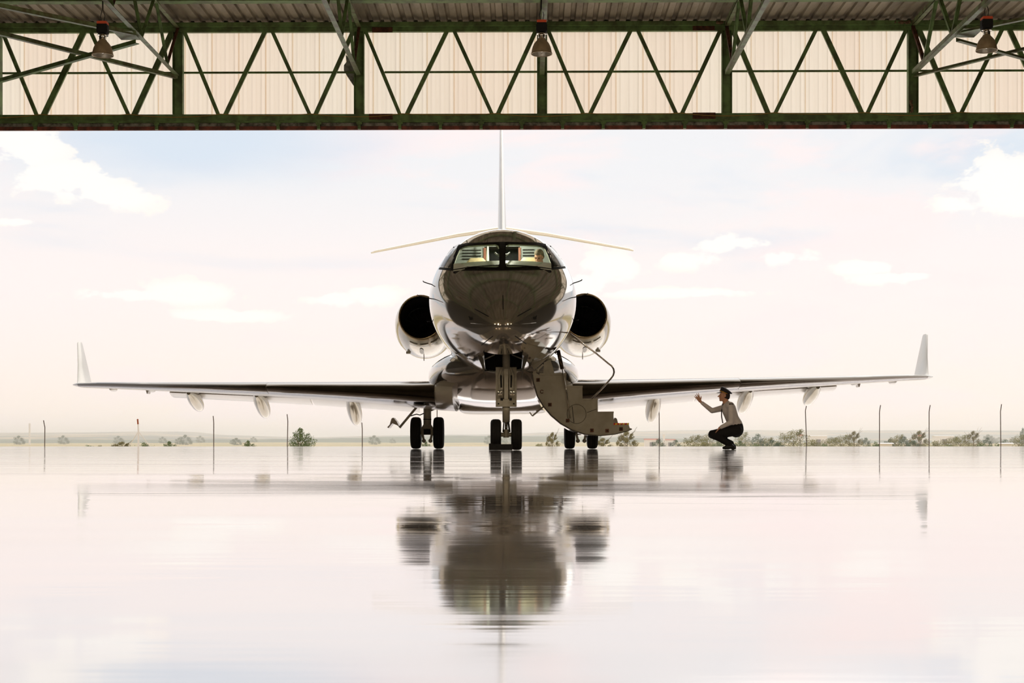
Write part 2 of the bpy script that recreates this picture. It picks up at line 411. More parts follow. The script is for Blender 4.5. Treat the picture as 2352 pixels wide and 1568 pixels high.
# corrugated roof sheets, each 0.82 m wide, ribs running towards the door
def sheet_mesh(wd, y0, y1, z, ribs, amp):
    g = G(); pts = []
    for k in range(ribs):
        x = wd*k/ribs; p_ = wd/ribs
        pts += [(x, 0), (x+p_*.52, 0), (x+p_*.62, amp), (x+p_*.9, amp)]
    pts.append((wd, 0))
    g.loft([[(x, y, z+h) for x, h in pts] for y in (y0, y1)], caps=False, closed=False)
    return g
PRE[0] = None
sd = None
nS = int((WX1-WX0)/.82)+1
for i in range(nS):
    if sd is None:
        sd = sheet_mesh(.84, 27.8, HD+.2, CZ+.06, 3, .05).mesh('roof_sheet'); sd.materials.append(M['roof'])
    o = bpy.data.objects.new('roof_sheet', sd); C.objects.link(o); o.parent = ceil
    o.matrix_local = YAW @ Matrix.Translation((WX0+.82*i, 0, .004*(i % 2)))
g = G(); PRE[0] = YAW; g.box(WX0, WX1, -9, 27.9, CZ+.07, CZ+.1); g.obj('ceiling_lining', M['roof'], ceil)
# front cladding above the door: vertical translucent sheets
g = G(); g.box(WX0, WX1, HD+.24, HD+.27, CZ-.02, CZ+.35); wf = struct(g.obj('wall_front', M['greyrail']), 'cladding above the open door')
PRE[0] = None
PW = 62.2*HD/F
def clad(seed):
    g = G(); z0, z1 = zz(268, HD), CZ+.02; pts = [(0, 0), (PW*.14, 0), (PW*.2, .022), (PW*.3, .022), (PW*.36, 0), (PW*.47, 0), (PW*.53, .022), (PW*.63, .022), (PW*.69, 0), (PW*.82, 0), (PW*.87, .03), (PW*.96, .03), (PW*1.0, 0), (PW*1.04, .004)]
    g.loft([[(x, 0, z) for x, h in pts] if 0 else [(x, h, z) for x, h in pts] for z in (z0, z1)], caps=False, closed=False)
    return g
cm = clad(0).mesh('cladding_sheet'); cm.materials.append(M['sheet'])
i = 0; x = WX0
while x < WX1-.1:
    o = bpy.data.objects.new('cladding_sheet', cm); C.objects.link(o); o.parent = wf
    o.matrix_local = YAW @ Matrix.Translation((x, HD+.15+.003*(i % 2), 0)); x += PW; i += 1
PRE[0] = YAW
# side returns of the door opening
for a, b, nm in ((WX0, WX0+.5, 'trim_1'), (WX1-.5, WX1, 'trim_2')):
    g = G(); g.box(a, b, HD+.02, HD+.25, 0, zz(268, HD)); struct(g.obj(nm, M['wall_in']), 'door jamb')

# ------------------------------------------------------------------ door-head truss
zt0, zt1, zt2 = zz(73, HD), zz(63, HD), zz(53, HD)
zb0, zb1 = zz(276, HD), zz(262, HD)
tr = root('door_truss', 'long green lattice truss spanning the hangar doorway', 'truss', (0, HD, zb0))
g = G(); g.box(WX0, WX1, HD-.05, HD+.05, zt0, zt1); g.obj('top_chord', M['green'], tr)
g = G(); g.box(WX0, WX1, HD-.14, HD+.06, zt1+.002, zt2); g.obj('eaves_beam', M['green'], tr)
g = G(); g.box(WX0, WX1, HD-.06, HD+.06, zb0, zb1); g.box(WX0, WX1, HD-.1, HD+.06, zb0-.02, zb0); g.obj('bottom_chord', M['green'], tr)
posts = [-440, -12, 408, 825, 1245, 1668, 2093, 2518, 2940]
PX = [xx(p+(0 if p > 0 else 0), HD) for p in posts]
for p in PX:
    g = G(); wd = .15*K; g.box(p-wd/2, p-wd/2+.018, HD-.11, HD+.06, zb1, zt0); g.box(p-wd/2, p+wd/2, HD-.0, HD+.018, zb1, zt0); g.box(p+wd/2-.018, p+wd/2, HD-.11, HD+.06, zb1, zt0)
    g.obj('post', M['green'], tr)
mid = lambda a, b, f_: a+(b-a)*f_
for i in range(len(PX)-1):
    a, b = PX[i], PX[i+1]
    nodes = [(a+.09*K, zt0+.03), (mid(a, b, .235)-.03, zb1-.07), (mid(a, b, .245)+.04, zb1-.07), (mid(a, b, .5)-.05*K, zt0+.03), (mid(a, b, .5)+.05*K, zt0+.03), (mid(a, b, .74)-.03, zb1-.07), (mid(a, b, .74)+.05, zb1-.07), (b-.09*K, zt0+.03)]
    left = i < 2
    for k, (u, v) in enumerate(((0, 1), (2, 3), (4, 5), (6, 7))):
        wd = (.052 if k % 2 == 0 else (.082 if left else .06)) if not i > 4 else (.07 if k % 2 == 0 else .055)
        p, q = nodes[u], nodes[v]
        g = G(); g.bar((p[0], HD-.03+.008*k, p[1]), (q[0], HD-.03+.008*k, q[1]), wd*K, .07, ang=True); g.bar((p[0], HD+.0+.008*k, p[1]), (q[0], HD+.0+.008*k, q[1]), wd*K, .012)
        g.obj('diagonal', M['green'], tr)
zr = zz(163, HD)
for a, b in ((WX0, xx(825, HD)), (xx(882, HD), xx(1612, HD)), (xx(1672, HD), WX1)):
    g = G(); g.bar((a, HD+.09, zr), (b, HD+.09, zr), .045, .04); g.obj('mid_rail', M['green'], tr)
for a, b, c_, d in ((855, 902, 63.5, 75), (848, 902, 262, 275), (1590, 1640, 62, 73), (1590, 1642, 261, 276)):
    g = G(); g.box(xx(a, HD), xx(b, HD), HD-.075, HD-.06, zz(d, HD), zz(c_, HD)); g.obj('splice_plate', M['rust'], tr)['label'] = 'rusty brown splice plate'
for px, py in ((60*0+197, 68), (617, 68), (1030, 68), (1450, 68), (1873, 68), (90, 267), (297, 267), (507, 267), (715, 267), (925, 267), (1140, 267), (1345, 267), (1562, 267), (1773, 267), (1983, 267), (2200, 267), (2310, 68)):
    g = G(); g.box(xx(px-11, HD), xx(px+11, HD), HD-.064, HD-.052, zz(py+6, HD), zz(py-6, HD)); g.obj('gusset_plate', M['green'], tr)
# sliding door rail under the truss
rl = root('door_rail', 'rusty red and grey sliding-door rail under the green truss', 'rail', (0, HD, zz(297, HD)))
g = G(); g.box(WX0, WX1, HD+.02, HD+.06, zz(289, HD), zb0-.02); g.obj('channel', M['greyrail'], rl)
g = G(); g.box(WX0, WX1, HD-.02, HD+.06, zz(297, HD), zz(289, HD)); g.obj('track', M['redrail'], rl)
g = G(); g.box(WX0, WX1, HD-.06, HD+.0, zz(281, HD), zb0-.02); g.obj('flange', M['green'], rl)
px = 79-93.3*3
while px < 2700:
    x = xx(px, HD); g = G(); g.box(x-.036, x+.036, HD-.09, HD-.022, zz(297, HD), zb0-.02); g.box(x-.065, x+.065, HD-.1, HD-.04, zz(286, HD), zz(281, HD)); g.bar((x-.04, HD-.1, zz(288, HD)), (x+.07, HD-.1, zz(283, HD)), .03, .02)
    g.obj('bracket', M['green'], rl); px += 93.3
# drooping cable along the bottom chord
g = G(); pts = []
anch = [-112, 90, 297, 507, 715, 925, 1140, 1345, 1562, 1773, 1983, 2200, 2420]
for a, b in zip(anch, anch[1:]):
    sg = 4 if (anch.index(a) % 2) else 8
    for k in range(8):
        f_ = k/8; pts.append((xx(a+(b-a)*f_, HD), HD-.085, zz(262+sg*4*f_*(1-f_)*.9, HD)))
g.tube(pts, .009, 5); tag(g.obj('cable', M['cable']), 'thin yellow cable drooping along the truss bottom chord', 'cable')
# mud nests
def lump(name, c, rx, rz, lab, seed):
    g = G(); rng_ = random.Random(seed)
    for k in range(14): g.ball((c[0]+rng_.uniform(-rx, rx), c[1]+rng_.uniform(-.02, .02), c[2]+rng_.uniform(-rz, rz)), rng_.uniform(.02, .042), n=7, m_=5)
    o = g.obj(name, M['nest']); remesh(o, .012, 1); return tag(o, lab, 'nest')
lump('mud_nest', (xx(2087, HD), HD-.16, zz(250, HD)), .03, .15, 'brown mud nest at the foot of the second post from the right', 1)
lump('mud_nest', (xx(2066, HD), HD-.19, zz(59, HD)), .19, .02, 'brown mud nest on the top chord beside the right-hand post', 2)
lump('mud_nest', (xx(1648, HD), HD-.26, zz(60, HD)), .1, .012, 'small brown mud nest right of the upper rusty splice plate', 3)
# torn grey sheeting tucked behind the second post
g = G(); pl = [(792, 122), (800, 128), (812, 145), (817, 165), (819, 205), (808, 190), (796, 172), (788, 158), (788, 146), (794, 138)]
poly = [(xx(a, HD), zz(b, HD)) for a, b in pl]; g.prism(poly, HD+.115, HD+.125)
tag(g.obj('torn_sheeting', M['rag']), 'scrap of torn grey sheeting beside the truss post left of centre', 'sheeting')

# ------------------------------------------------------------------ roof trusses running into the hangar
ZTC, ZBC = zz(62, HD)-.0, zz(171, HD)
names = ['leftmost roof truss, outside the frame edge', 'green roof truss at the left, above the left lamp', 'green roof truss left of centre, ending above the torn grey sheeting', 'green roof truss seen edge-on above the middle lamp', 'green roof truss right of centre', 'green roof truss at the right, beside the right-hand lamp']
for i, p in enumerate(PX[1:7]):
    lab = ['green roof truss at the far left edge', names[1], names[2], names[3], names[4], names[5]][i]
    rt = root('roof_truss', lab, 'truss', (p, HD, ZBC), group='roof trusses')
    for y_ in ((32.1,) if i in (1, 5) else ()):
        g = G(); sx = -1 if i == 1 else 1; g.box(min(p, p+sx*.42), max(p, p+sx*.42), y_-.35, y_+.35, ZBC-.105, ZBC-.09); g.obj('gusset_plate', M['green2'], rt)
    m2 = M['green2'] if i in (1, 2, 4, 5) else M['green']
    yA, yB = 10.0, HD-.16
    g = G(); g.bar((p, yA, ZTC+.02), (p, yB, ZTC+.02), .115, .115, up=(0, 0, 1), ang=True); g.obj('top_chord', M['green2'], rt)
    g = G(); g.bar((p, yA, ZBC), (p, yB, ZBC), .11, .1, up=(0, 0, 1), ang=True); g.bar((p, yA, ZBC-.045), (p, yB, ZBC-.045), .11, .012, up=(0, 0, 1)); g.obj('bottom_chord', M['green2'], rt)
    nb = [34.93-2.32*k for k in range(9)]
    for k, y in enumerate(nb):
        for s_, mt in ((1.15, 'rust' if k % 2 == 0 else 'green'), (-1.15, 'green')):
            g = G(); g.bar((p, y, ZBC), (p, y+s_*.92, ZTC), .08, .075, up=(1, 0, 0), ang=True); g.obj('web_member', M[mt], rt)
# wind bracing in the plane of the lower chords, outer bays
def brace(a, b, lab, z=ZBC-.09, mt='green2'):
    g = G(); g.bar((a[0], a[1], z), (b[0], b[1], z), .1, .085, up=(0, 0, 1), ang=True); g.bar((a[0], a[1], z-.04), (b[0], b[1], z-.04), .1, .01, up=(0, 0, 1))
    tag(g.obj('bracing_bar', M[mt]), lab, 'brace')
xa, xb, xc_, xd = PX[1], PX[2], PX[6], PX[7]
brace((xb, HD-.2), (xa, 29.9), 'green bracing bar sloping down to the left post foot, ending beside it')
brace((xb, 32.2), (xa, HD-.2), 'dark green bracing bar crossing behind the left lamp', ZBC-.21, 'green')
brace((xb, 32.0), (xa, 27.8), 'green bracing bar above the left lamp, running up-left to the frame edge')
brace((xc_, HD-.2), (xd, 29.9), 'green bracing bar rising right from the foot of the right roof truss')
brace((xc_, 32.2), (xd, HD-.2), 'green bracing bar passing behind the right-hand lamp', ZBC-.21)
brace((xc_, 32.0), (xd, 27.8), 'green bracing bar leaving the frame above the right-hand lamp')
# purlins
for y, s_, lab in ((33.85, .11, 'green roof purlin along the top edge of the picture'),):
    g = G(); g.box(WX0+.01, WX1-.01, y-.07, y+.07, CZ-.12, CZ+.055); g.box(WX0+.01, WX1-.01, y-.12, y+.12, CZ-.135, CZ-.12); tag(g.obj('purlin', M['green']), lab, 'purlin')
for n_p, y in enumerate((30.6, 26.8, 22.3, 17.5)):
    g = G(); g.box(WX0+.01, WX1-.01, y-.07, y+.07, CZ-.12, CZ+.055); tag(g.obj('purlin', M['green']), 'green roof purlin above the frame, %s behind the visible one' % ('next', 'second', 'third', 'fourth')[n_p], 'purlin', 'inner purlins')

# ------------------------------------------------------------------ high-bay lamps
PRE[0] = None
def lamp(px, dome_y, lab):
    D = 30.6; x = xx(px, D); zb = zz(dome_y, D); k = D/F
    r = root('highbay_lamp', lab, 'lamp', (x, D, zb), group='high-bay lamps')
    Z = lambda d: zb+d*k
    prof = [(24, 0), (23.6, 3), (22.6, 9), (20.8, 16), (17.6, 23), (13, 29), (9.6, 32.5), (8, 36)]
    g = G(); g.lathe([(a*k, Z(b)) for a, b in prof], (x, D, 0)); g.lathe([(24.6*k, Z(-.8)), (24.6*k, Z(1.6)), (23.4*k, Z(1.6)), (23.4*k, Z(-.8)), (24.6*k, Z(-.8))], (x, D, 0)); g.obj('dome', M['dome'], r, True)
    g = G(); g.lathe([((a-.6)*k, Z(b+.3)) for a, b in prof], (x, D, 0)); g.obj('reflector', M['domein'], r, True)
    g = G(); g.lathe([(8.2*k, Z(35)), (8.2*k, Z(49)), (6*k, Z(50))], (x, D, 0), caps=True); g.lathe([(12.5*k, Z(45)), (12.5*k, Z(46.5)), (7*k, Z(47)), (7*k, Z(44.5))], (x, D, 0)); g.obj('neck', M['chrome'], r, True)
    g = G()
    for j in range(6):
        a = j*math.pi/3; g.tube([(x+7.3*k*math.cos(a), D+7.3*k*math.sin(a), Z(36)), (x+7.3*k*math.cos(a), D+7.3*k*math.sin(a), Z(48))], .8*k, 5)
    g.obj('cooling_fin', M['dome'], r)
    g = G(); g.box(x-11.5*k, x+11.5*k, D-10*k, D+10*k, Z(50), Z(70)); g.box(x-12.5*k, x+12.5*k, D-8*k, D+8*k, Z(53), Z(66)); g.obj('ballast_box', M['black'], r)
    g = G(); g.box(x-11*k, x+11*k, D-10.5*k, D+10.5*k, Z(70.2), Z(76)); g.box(x-5*k, x+5*k, D-5*k, D+5*k, Z(76), Z(78)); g.obj('cap', M['orange'], r)
    g = G()
    for s_ in (-1, 1): g.tube([(x+s_*3*k, D, Z(78)), (x+s_*5*k, D, Z(90)), (x+s_*1*k, D, Z(104)), (x, D, CZ-.136)], .9*k, 6)
    g.obj('hanging_wire', M['wire'], r)
    g = G(); g.ball((x, D, Z(14)), 6*k, 6*k, 10*k); g.obj('bulb', M['lens'], r, True)
lamp(236, 127, 'brown dome high-bay lamp hanging at the left')
lamp(1244, 124, 'brown dome high-bay lamp hanging in the middle')
lamp(2266, 116, 'brown dome high-bay lamp hanging at the right')

# ------------------------------------------------------------------ AIRCRAFT
def hermite(tab):
    xs_ = [a for a, _ in tab]; ys_ = [b for _, b in tab]; n = len(tab); d = [(ys_[i+1]-ys_[i])/(xs_[i+1]-xs_[i]) for i in range(n-1)]
    m_ = [d[0]]+[0 if d[i-1]*d[i] <= 0 else 2*d[i-1]*d[i]/(d[i-1]+d[i]) for i in range(1, n-1)]+[d[-1]]
    def f(x):
        if x <= xs_[0]: return ys_[0]
        if x >= xs_[-1]: return ys_[-1]
        i = max(j for j in range(n-1) if xs_[j] <= x); h = xs_[i+1]-xs_[i]; t_ = (x-xs_[i])/h
        return (2*t_**3-3*t_**2+1)*ys_[i]+(t_**3-2*t_**2+t_)*h*m_[i]+(-2*t_**3+3*t_**2)*ys_[i+1]+(t_**3-t_**2)*h*m_[i+1]
    return f
NO = 24.2
s0 = lambda tab: hermite([(math.sqrt(max(0, D-NO)), v) for D, v in tab])
_zt = s0([(24.2, 2.04), (24.3, 2.22), (24.55, 2.48), (25.0, 2.81), (25.5, 3.10), (25.9, 3.36), (26.35, 3.645), (26.8, 3.88), (27.2, 4.045), (27.5, 4.095), (28.4, 4.10), (33, 4.09), (37, 4.0), (39, 3.85), (41, 3.6)])
_zb = s0([(24.2, 2.04), (24.3, 1.90), (24.55, 1.78), (25.0, 1.67), (25.6, 1.57), (26.4, 1.47), (27.4, 1.41), (32, 1.40), (34, 1.52), (36, 1.95), (39, 2.8), (41, 3.3)])
_zm = s0([(24.2, 2.04), (24.55, 2.08), (25.0, 2.20), (25.6, 2.40), (26.4, 2.62), (27.4, 2.74), (33, 2.74), (37, 2.95), (41, 3.45)])
_w = s0([(24.2, .001), (24.3, .24), (24.55, .44), (25.0, .71), (25.5, .97), (26.0, 1.175), (26.45, 1.295), (26.9, 1.338), (27.4, 1.342), (32, 1.342), (34, 1.2), (36, .92), (39, .5), (41, .14)])
def fus(D):
    q = math.sqrt(max(0, D-NO)); return _zt(q), _zb(q), _zm(q), _w(q)
def S(D, a, off=0.0):
    zt_, zb_, zm_, w_ = fus(D); c, s_ = math.cos(a), math.sin(a)
    z = zm_+((zt_-zm_) if s_ > 0 else (zm_-zb_))*s_
    return Vector((w_*c, D, z))+Vector((c, 0, s_))*off
def hit(px, py, off=0.0):
    def f(D):
        x = (px-1158)*D/F; z = zz(py, D); zt_, zb_, zm_, w_ = fus(D)
        h_ = (zt_-zm_) if z > zm_ else (zm_-zb_)
        return (x/max(w_, 1e-4))**2+((z-zm_)/max(h_, 1e-4))**2-1
    D = NO+.02
    while f(D) > 0 and D < 29: D += .02
    a, b = D-.02, D
    for _ in range(20):
        c = (a+b)/2
        if f(c) > 0: a = c
        else: b = c
    D = b-off
    return Vector(((px-1158)*D/F, D, zz(py, D)))
def patch(name, poly, off, mt, parent, cuts=3, thick=.012):
    """polygon given in the photograph's front view, laid on the fuselage skin, with thickness"""
    bm = bmesh.new(); vv = [bm.verts.new((a, 0, b)) for a, b in poly]; bm.faces.new(vv)
    bmesh.ops.triangulate(bm, faces=bm.faces[:])
    for _ in range(cuts):
        bmesh.ops.subdivide_edges(bm, edges=[e for e in bm.edges if e.calc_length() > 5], cuts=1, use_grid_fill=False)
        bmesh.ops.triangulate(bm, faces=[f for f in bm.faces if len(f.verts) > 3])
    for v in bm.verts: v.co = hit(v.co.x, v.co.z, off)
    bmesh.ops.solidify(bm, geom=bm.faces[:]+bm.verts[:]+bm.edges[:], thickness=thick)
    bmesh.ops.recalc_face_normals(bm, faces=bm.faces)
    me = bpy.data.meshes.new(name); bm.to_mesh(me); bm.free()
    o = link(name, me, mt, parent); auto_smooth(o, 50); return o
TH, RO = R(.303), R(-.55)
jet = root('business_jet', 'glossy twin-engine business jet parked nose-on outside the hangar', 'airplane', (-.145, 27.4, 0), (0, RO, TH))
INV[jet.name] = Matrix.Translation((0, -27.4, 0))
LEVEL = Matrix.Translation((0, 27.4, 0)) @ Matrix.Rotation(-RO, 4, 'Y') @ Matrix.Translation((0, -27.4, 0))   # keeps the undercarriage upright

# fuselage shell
NA = 96
Ds = [NO+.0004]+[NO+(i/46)**2*(28.4-NO) for i in range(1, 47)]+[28.4+i*.6 for i in range(0, 8)]+[33.2+i*.35 for i in range(1, 23)]
g = G(); g.loft([[S(D, 2*math.pi*k/NA) for k in range(NA)] for D in Ds])
fz = g.obj('fuselage', M['paint'], None)
md = fz.modifiers.new('s', 'SOLIDIFY'); md.thickness = .035; md.offset = -1
evaluated(fz)
fz.data.materials.clear(); fz.data.materials.append(M['paint']); fz.data.materials.append(M['lining'])
PANE_L = [(1046, 609), (1053, 588), (1060, 573), (1066, 567), (1076, 564), (1110, 562), (1143, 561), (1149, 564), (1151, 570), (1151, 605), (1149, 612), (1144, 613.5), (1090, 611.5), (1050, 611)]
PANE_R = [(2320-a-3.5, b) for a, b in PANE_L][::-1]
cutters = []
for P in (PANE_L, PANE_R):
    g = G(); n = len(P)
    g.add([((a-1158)*D/F, D, zz(b, D)) for D in (24.9, 27.1) for a, b in P], [tuple(range(n)), tuple(range(2*n-1, n-1, -1))]+[(i, i+n, (i+1) % n+n, (i+1) % n) for i in range(n)])
    cutters.append(g.obj('cut', None))
g = G(); g.box(-.33, .33, 25.2, 27.2, 1.0, 1.74); cutters.append(g.obj('cut', None))
g = G(); g.box(.8, 2.2, 27.05, 27.85, 1.74, 3.5); cutters.append(g.obj('cut', None))
for c in cutters:
    md = fz.modifiers.new('b', 'BOOLEAN'); md.operation = 'DIFFERENCE'; md.object = c; md.solver = 'EXACT'
evaluated(fz)
for c in cutters: bpy.data.objects.remove(c)
fz.data.materials.clear(); fz.data.materials.append(M['paint']); fz.data.materials.append(M['lining'])
for p in fz.data.polygons:     # inner skin is the cabin lining
    c = p.center; zt_, zb_, zm_, w_ = fus(c.y); h_ = (zt_-zm_) if c.z > zm_ else (zm_-zb_)
    p.material_index = 1 if (c.x/max(w_, .01))**2+((c.z-zm_)/max(h_, .01))**2 < .965 and c.y > 25.2 else 0
fz.data.transform(INV[jet.name]); fz.parent = jet; auto_smooth(fz, 30)
# windscreen: black surround, frames, panes, side windows
def ring_patch(name, outer, inner, off, mt):
    """frame strip between two outlines of equal length"""
    bm = bmesh.new(); n = len(outer); a = [bm.verts.new(hit(p[0], p[1], off)) for p in outer]; b = [bm.verts.new(hit(p[0], p[1], off)) for p in inner]
    for i in range(n): bm.faces.new((a[i], a[(i+1) % n], b[(i+1) % n], b[i]))
    bmesh.ops.solidify(bm, geom=bm.faces[:]+bm.verts[:]+bm.edges[:], thickness=.02)
    bmesh.ops.recalc_face_normals(bm, faces=bm.faces); me = bpy.data.meshes.new(name); bm.to_mesh(me); bm.free()
    return auto_smooth(link(name, me, mt, jet), 40)
for P in (PANE_L, PANE_R):
    cx_, cy_ = sum(a for a, _ in P)/len(P), sum(b for _, b in P)/len(P)
    dense = []
    for (a, b), (c, d) in zip(P, P[1:]+P[:1]):
        n = max(1, int(math.hypot(c-a, d-b)/9)); dense += [(a+(c-a)*k/n, b+(d-b)*k/n) for k in range(n)]
    outp = [(a+(5.5 if a > cx_ else -7), b+(4.5 if b > cy_ else -4.5)) for a, b in dense]
    f_ = ring_patch('windscreen_frame', outp, dense, .02, M['blacktrim'])
    pn = patch('windscreen', P, -.005, M['glass'], jet, 2, .006)
    # pale inner liner of the opening
    bm = bmesh.new(); n = len(dense)
    inn = [(cx_+(a-cx_)*.955+(0), cy_+(b-cy_)*.86) for a, b in dense]
    a_ = [bm.verts.new(hit(p[0], p[1], -.05)) for p in dense]; b_ = [bm.verts.new(hit(p[0], p[1], -.10)) for p in inn]
    for i in range(n):
        if min(dense[i][1], dense[(i+1) % n][1]) < 606 and abs(dense[i][0]-1159) > 8: bm.faces.new((a_[i], a_[(i+1) % n], b_[(i+1) % n], b_[i]))
    me = bpy.data.meshes.new('window_liner'); bm.to_mesh(me); bm.free(); link('window_liner', me, M['lining'], jet)
patch('centre_post', [(1152, 556), (1164.5, 556), (1164.5, 617), (1152, 617)], .03, M['blacktrim'], jet, 2, .02)
patch('mask_band', [(1014, 612), (1040, 613.5), (1158, 615), (1276, 613.5), (1302, 612), (1304, 617), (1276, 619), (1158, 620), (1040, 619), (1011, 617)], .018, M['blacktrim'], jet, 4, .01)
patch('mask_band', [(1052, 562), (1075, 557), (1158, 555), (1241, 557), (1264, 562), (1262, 566), (1241, 562), (1158, 559.5), (1075, 562), (1054, 566)], .018, M['blacktrim'], jet, 4, .01)
for s_ in (0, 1):     # dark side window
    P = [(1015.5, 611), (1024, 595), (1035, 577), (1046, 565), (1060, 558), (1052, 575), (1046, 588), (1040, 611)]
    if s_: P = [(2316-a, b) for a, b in P]
    patch('side_window', P, .014, M['darkglass'], jet, 3, .01)
# radome strips and probes
for a, b in (((1158.5, 678), (1158.5, 710)), ((1094, 709), (1125, 726)), ((1223, 709), (1192, 726)), ((1134, 772), (1108, 792)), ((1186, 772), (1211, 790))):
    pts = [hit(a[0]+(b[0]-a[0])*k/6, a[1]+(b[1]-a[1])*k/6, .004) for k in range(7)]
    g = G(); g.tube(pts, .0075, 6); g.obj('diverter_strip', M['blacktrim'], jet)
pts = [hit(1084+k*15, 741.5+3.5*(1-((k-5)/5)**2), .001) for k in range(11)]
g = G(); g.tube(pts, .004, 6); g.obj('nose_glint', M['chrome'], jet, True)  # thin chrome line added for the bright reflection across the nose
for s_ in (-1, 1):
    for (D, z, x0, x1, dz) in ((26.9, 3.02, 1.22, 1.36, .04), (26.3, 2.70, 1.06, 1.30, .05), (26.9, 2.34, 1.22, 1.30, 0), (23.9, 2.10, .6, .66, 0)):
        g = G()
        if D == 23.9: p = hit(1158+s_*73, 731, .03); g.box(p.x-.03, p.x+.03, p.y-.01, p.y+.06, p.z-.02, p.z+.02); g.tube([p, p+Vector((s_*.04, 0, .04))], .012, 6)
        else:
            zt_, zb_, zm_, w_ = fus(D); ang = math.asin((z-zm_)/((zt_-zm_) if z > zm_ else (zm_-zb_))); q = S(D, ang); q = Vector((q.x*s_, q.y, q.z))
            g.tube([q, q+Vector((s_*(x1-x0)*.6, -.02, dz*.6)), q+Vector((s_*(x1-x0), -.08, dz)), q+Vector((s_*(x1-x0), -.2, dz))], .009, 6)
        g.obj('air_probe', M['blacktrim'], jet)
# cabin windows down the sides
for s_ in (-1, 1):
    for D in (28.2, 29.1, 30.0, 30.9, 31.8):
        g = G(); cz = 2.98; rg = []
        for k in range(16):
            a = 2*math.pi*k/16; dy = .17*math.cos(a); dz = .23*math.sin(a); z = cz+dz
            x = 1.342*math.sqrt(max(0, 1-((z-2.74)/1.35)**2)); rg.append((s_*(x+.004), D+dy, z))
        g.loft([rg, [(x-s_*.012, y, z) for x, y, z in rg]]); g.obj('cabin_window', M['darkglass'], jet)

# belly fairing
def fair(D):
    return hermite([(27.6, .3), (27.9, .72), (28.4, 1.1), (29, 1.36), (30, 1.52), (33, 1.5), (35, 1.2), (36.5, .5)])(D), hermite([(27.6, 1.5), (27.9, 1.38), (28.4, 1.22), (29, 1.08), (30, .93), (33, .86), (35, 1.0), (36.5, 1.6)])(D)
def ring_se(cx_, D, w_, z0, z1, e=.75, n=40):
    zc = (z0+z1)/2; hh = (z1-z0)/2; sg = lambda v: (1 if v >= 0 else -1)*abs(v)**e
    return [(cx_+w_*sg(math.cos(2*math.pi*k/n)), D, zc+hh*sg(math.sin(2*math.pi*k/n))) for k in range(n)]
g = G(); rs = []
for i in range(30):
    D = 27.6+8.9*(i/29)**1.3; w_, zb_ = fair(D); rs.append(ring_se(0, D, w_, zb_, 1.98 if D > 28.4 else 1.7+.35*(D-27.6), .8))
g.loft(rs); o = g.obj('belly_fairing', M['paint'], jet, True)
g = G(); rs = [ring_se(0, D, w_, z0, .98, .45, 28) for D, w_, z0 in ((32, .6, .93), (32.1, .9, .84), (32.4, .98, .80), (34.6, .98, .80), (35.1, .8, .9))]
g.loft(rs); g.obj('keel_panel', M['paint_dull'], jet, True)
for s_ in (-1, 1):
    g = G(); g.tube([(s_*.72, 28.28, 1.53), (s_*.72, 28.9, 1.53)], .1, 20); g.obj('air_scoop', M['blacktrim'], jet)

# wings
def airfoil(n=14):
    up, lo = [], []
    for i in range(n+1):
        c = .5*(1-math.cos(math.pi*i/n)); t_ = 5*(.2969*math.sqrt(c)-.126*c-.3516*c*c+.2843*c**3-.1036*c**4)
        up.append((c, t_)); lo.append((c, -t_))
    return up+lo[-2:0:-1]
AF = airfoil()
WS = [(1.0, 1.14, 28.75, 34.7, .60), (1.3, 1.15, 28.95, 34.8, .57), (2.6, 1.23, 29.75, 34.95, .44), (5.2, 1.375, 31.4, 35.3, .28), (7.8, 1.50, 33.1, 35.75, .18), (10.0, 1.60, 34.7, 36.2, .105), (10.16, 1.602, 34.95, 36.2, .05)]
def wing_at(x):
    return [hermite([(w_[0], w_[j]) for w_ in WS])(x) for j in (1, 2, 3, 4)]
def wing_rings(c0, c1, s_, xs_, grow=0.0):
    """closed slice of the wing section between chord fractions"""
    rings = []
    for x in xs_:
        zc, l, t_, th = wing_at(x); ch = t_-l; ring = []
        pts = [p for p in AF if c0-1e-6 <= p[0] <= c1+1e-6]
        for c, h in pts: ring.append((s_*x, l+c*ch, zc-.05*c*ch*.5*0-c*.10*(th/.5)+h*th*(1+grow)))
        rings.append(ring)
    return rings
XS = [1.0, 1.15, 1.3, 1.8, 2.6, 3.6, 4.6, 5.6, 6.6, 7.6, 8.6, 9.4, 10.0, 10.1, 10.16]
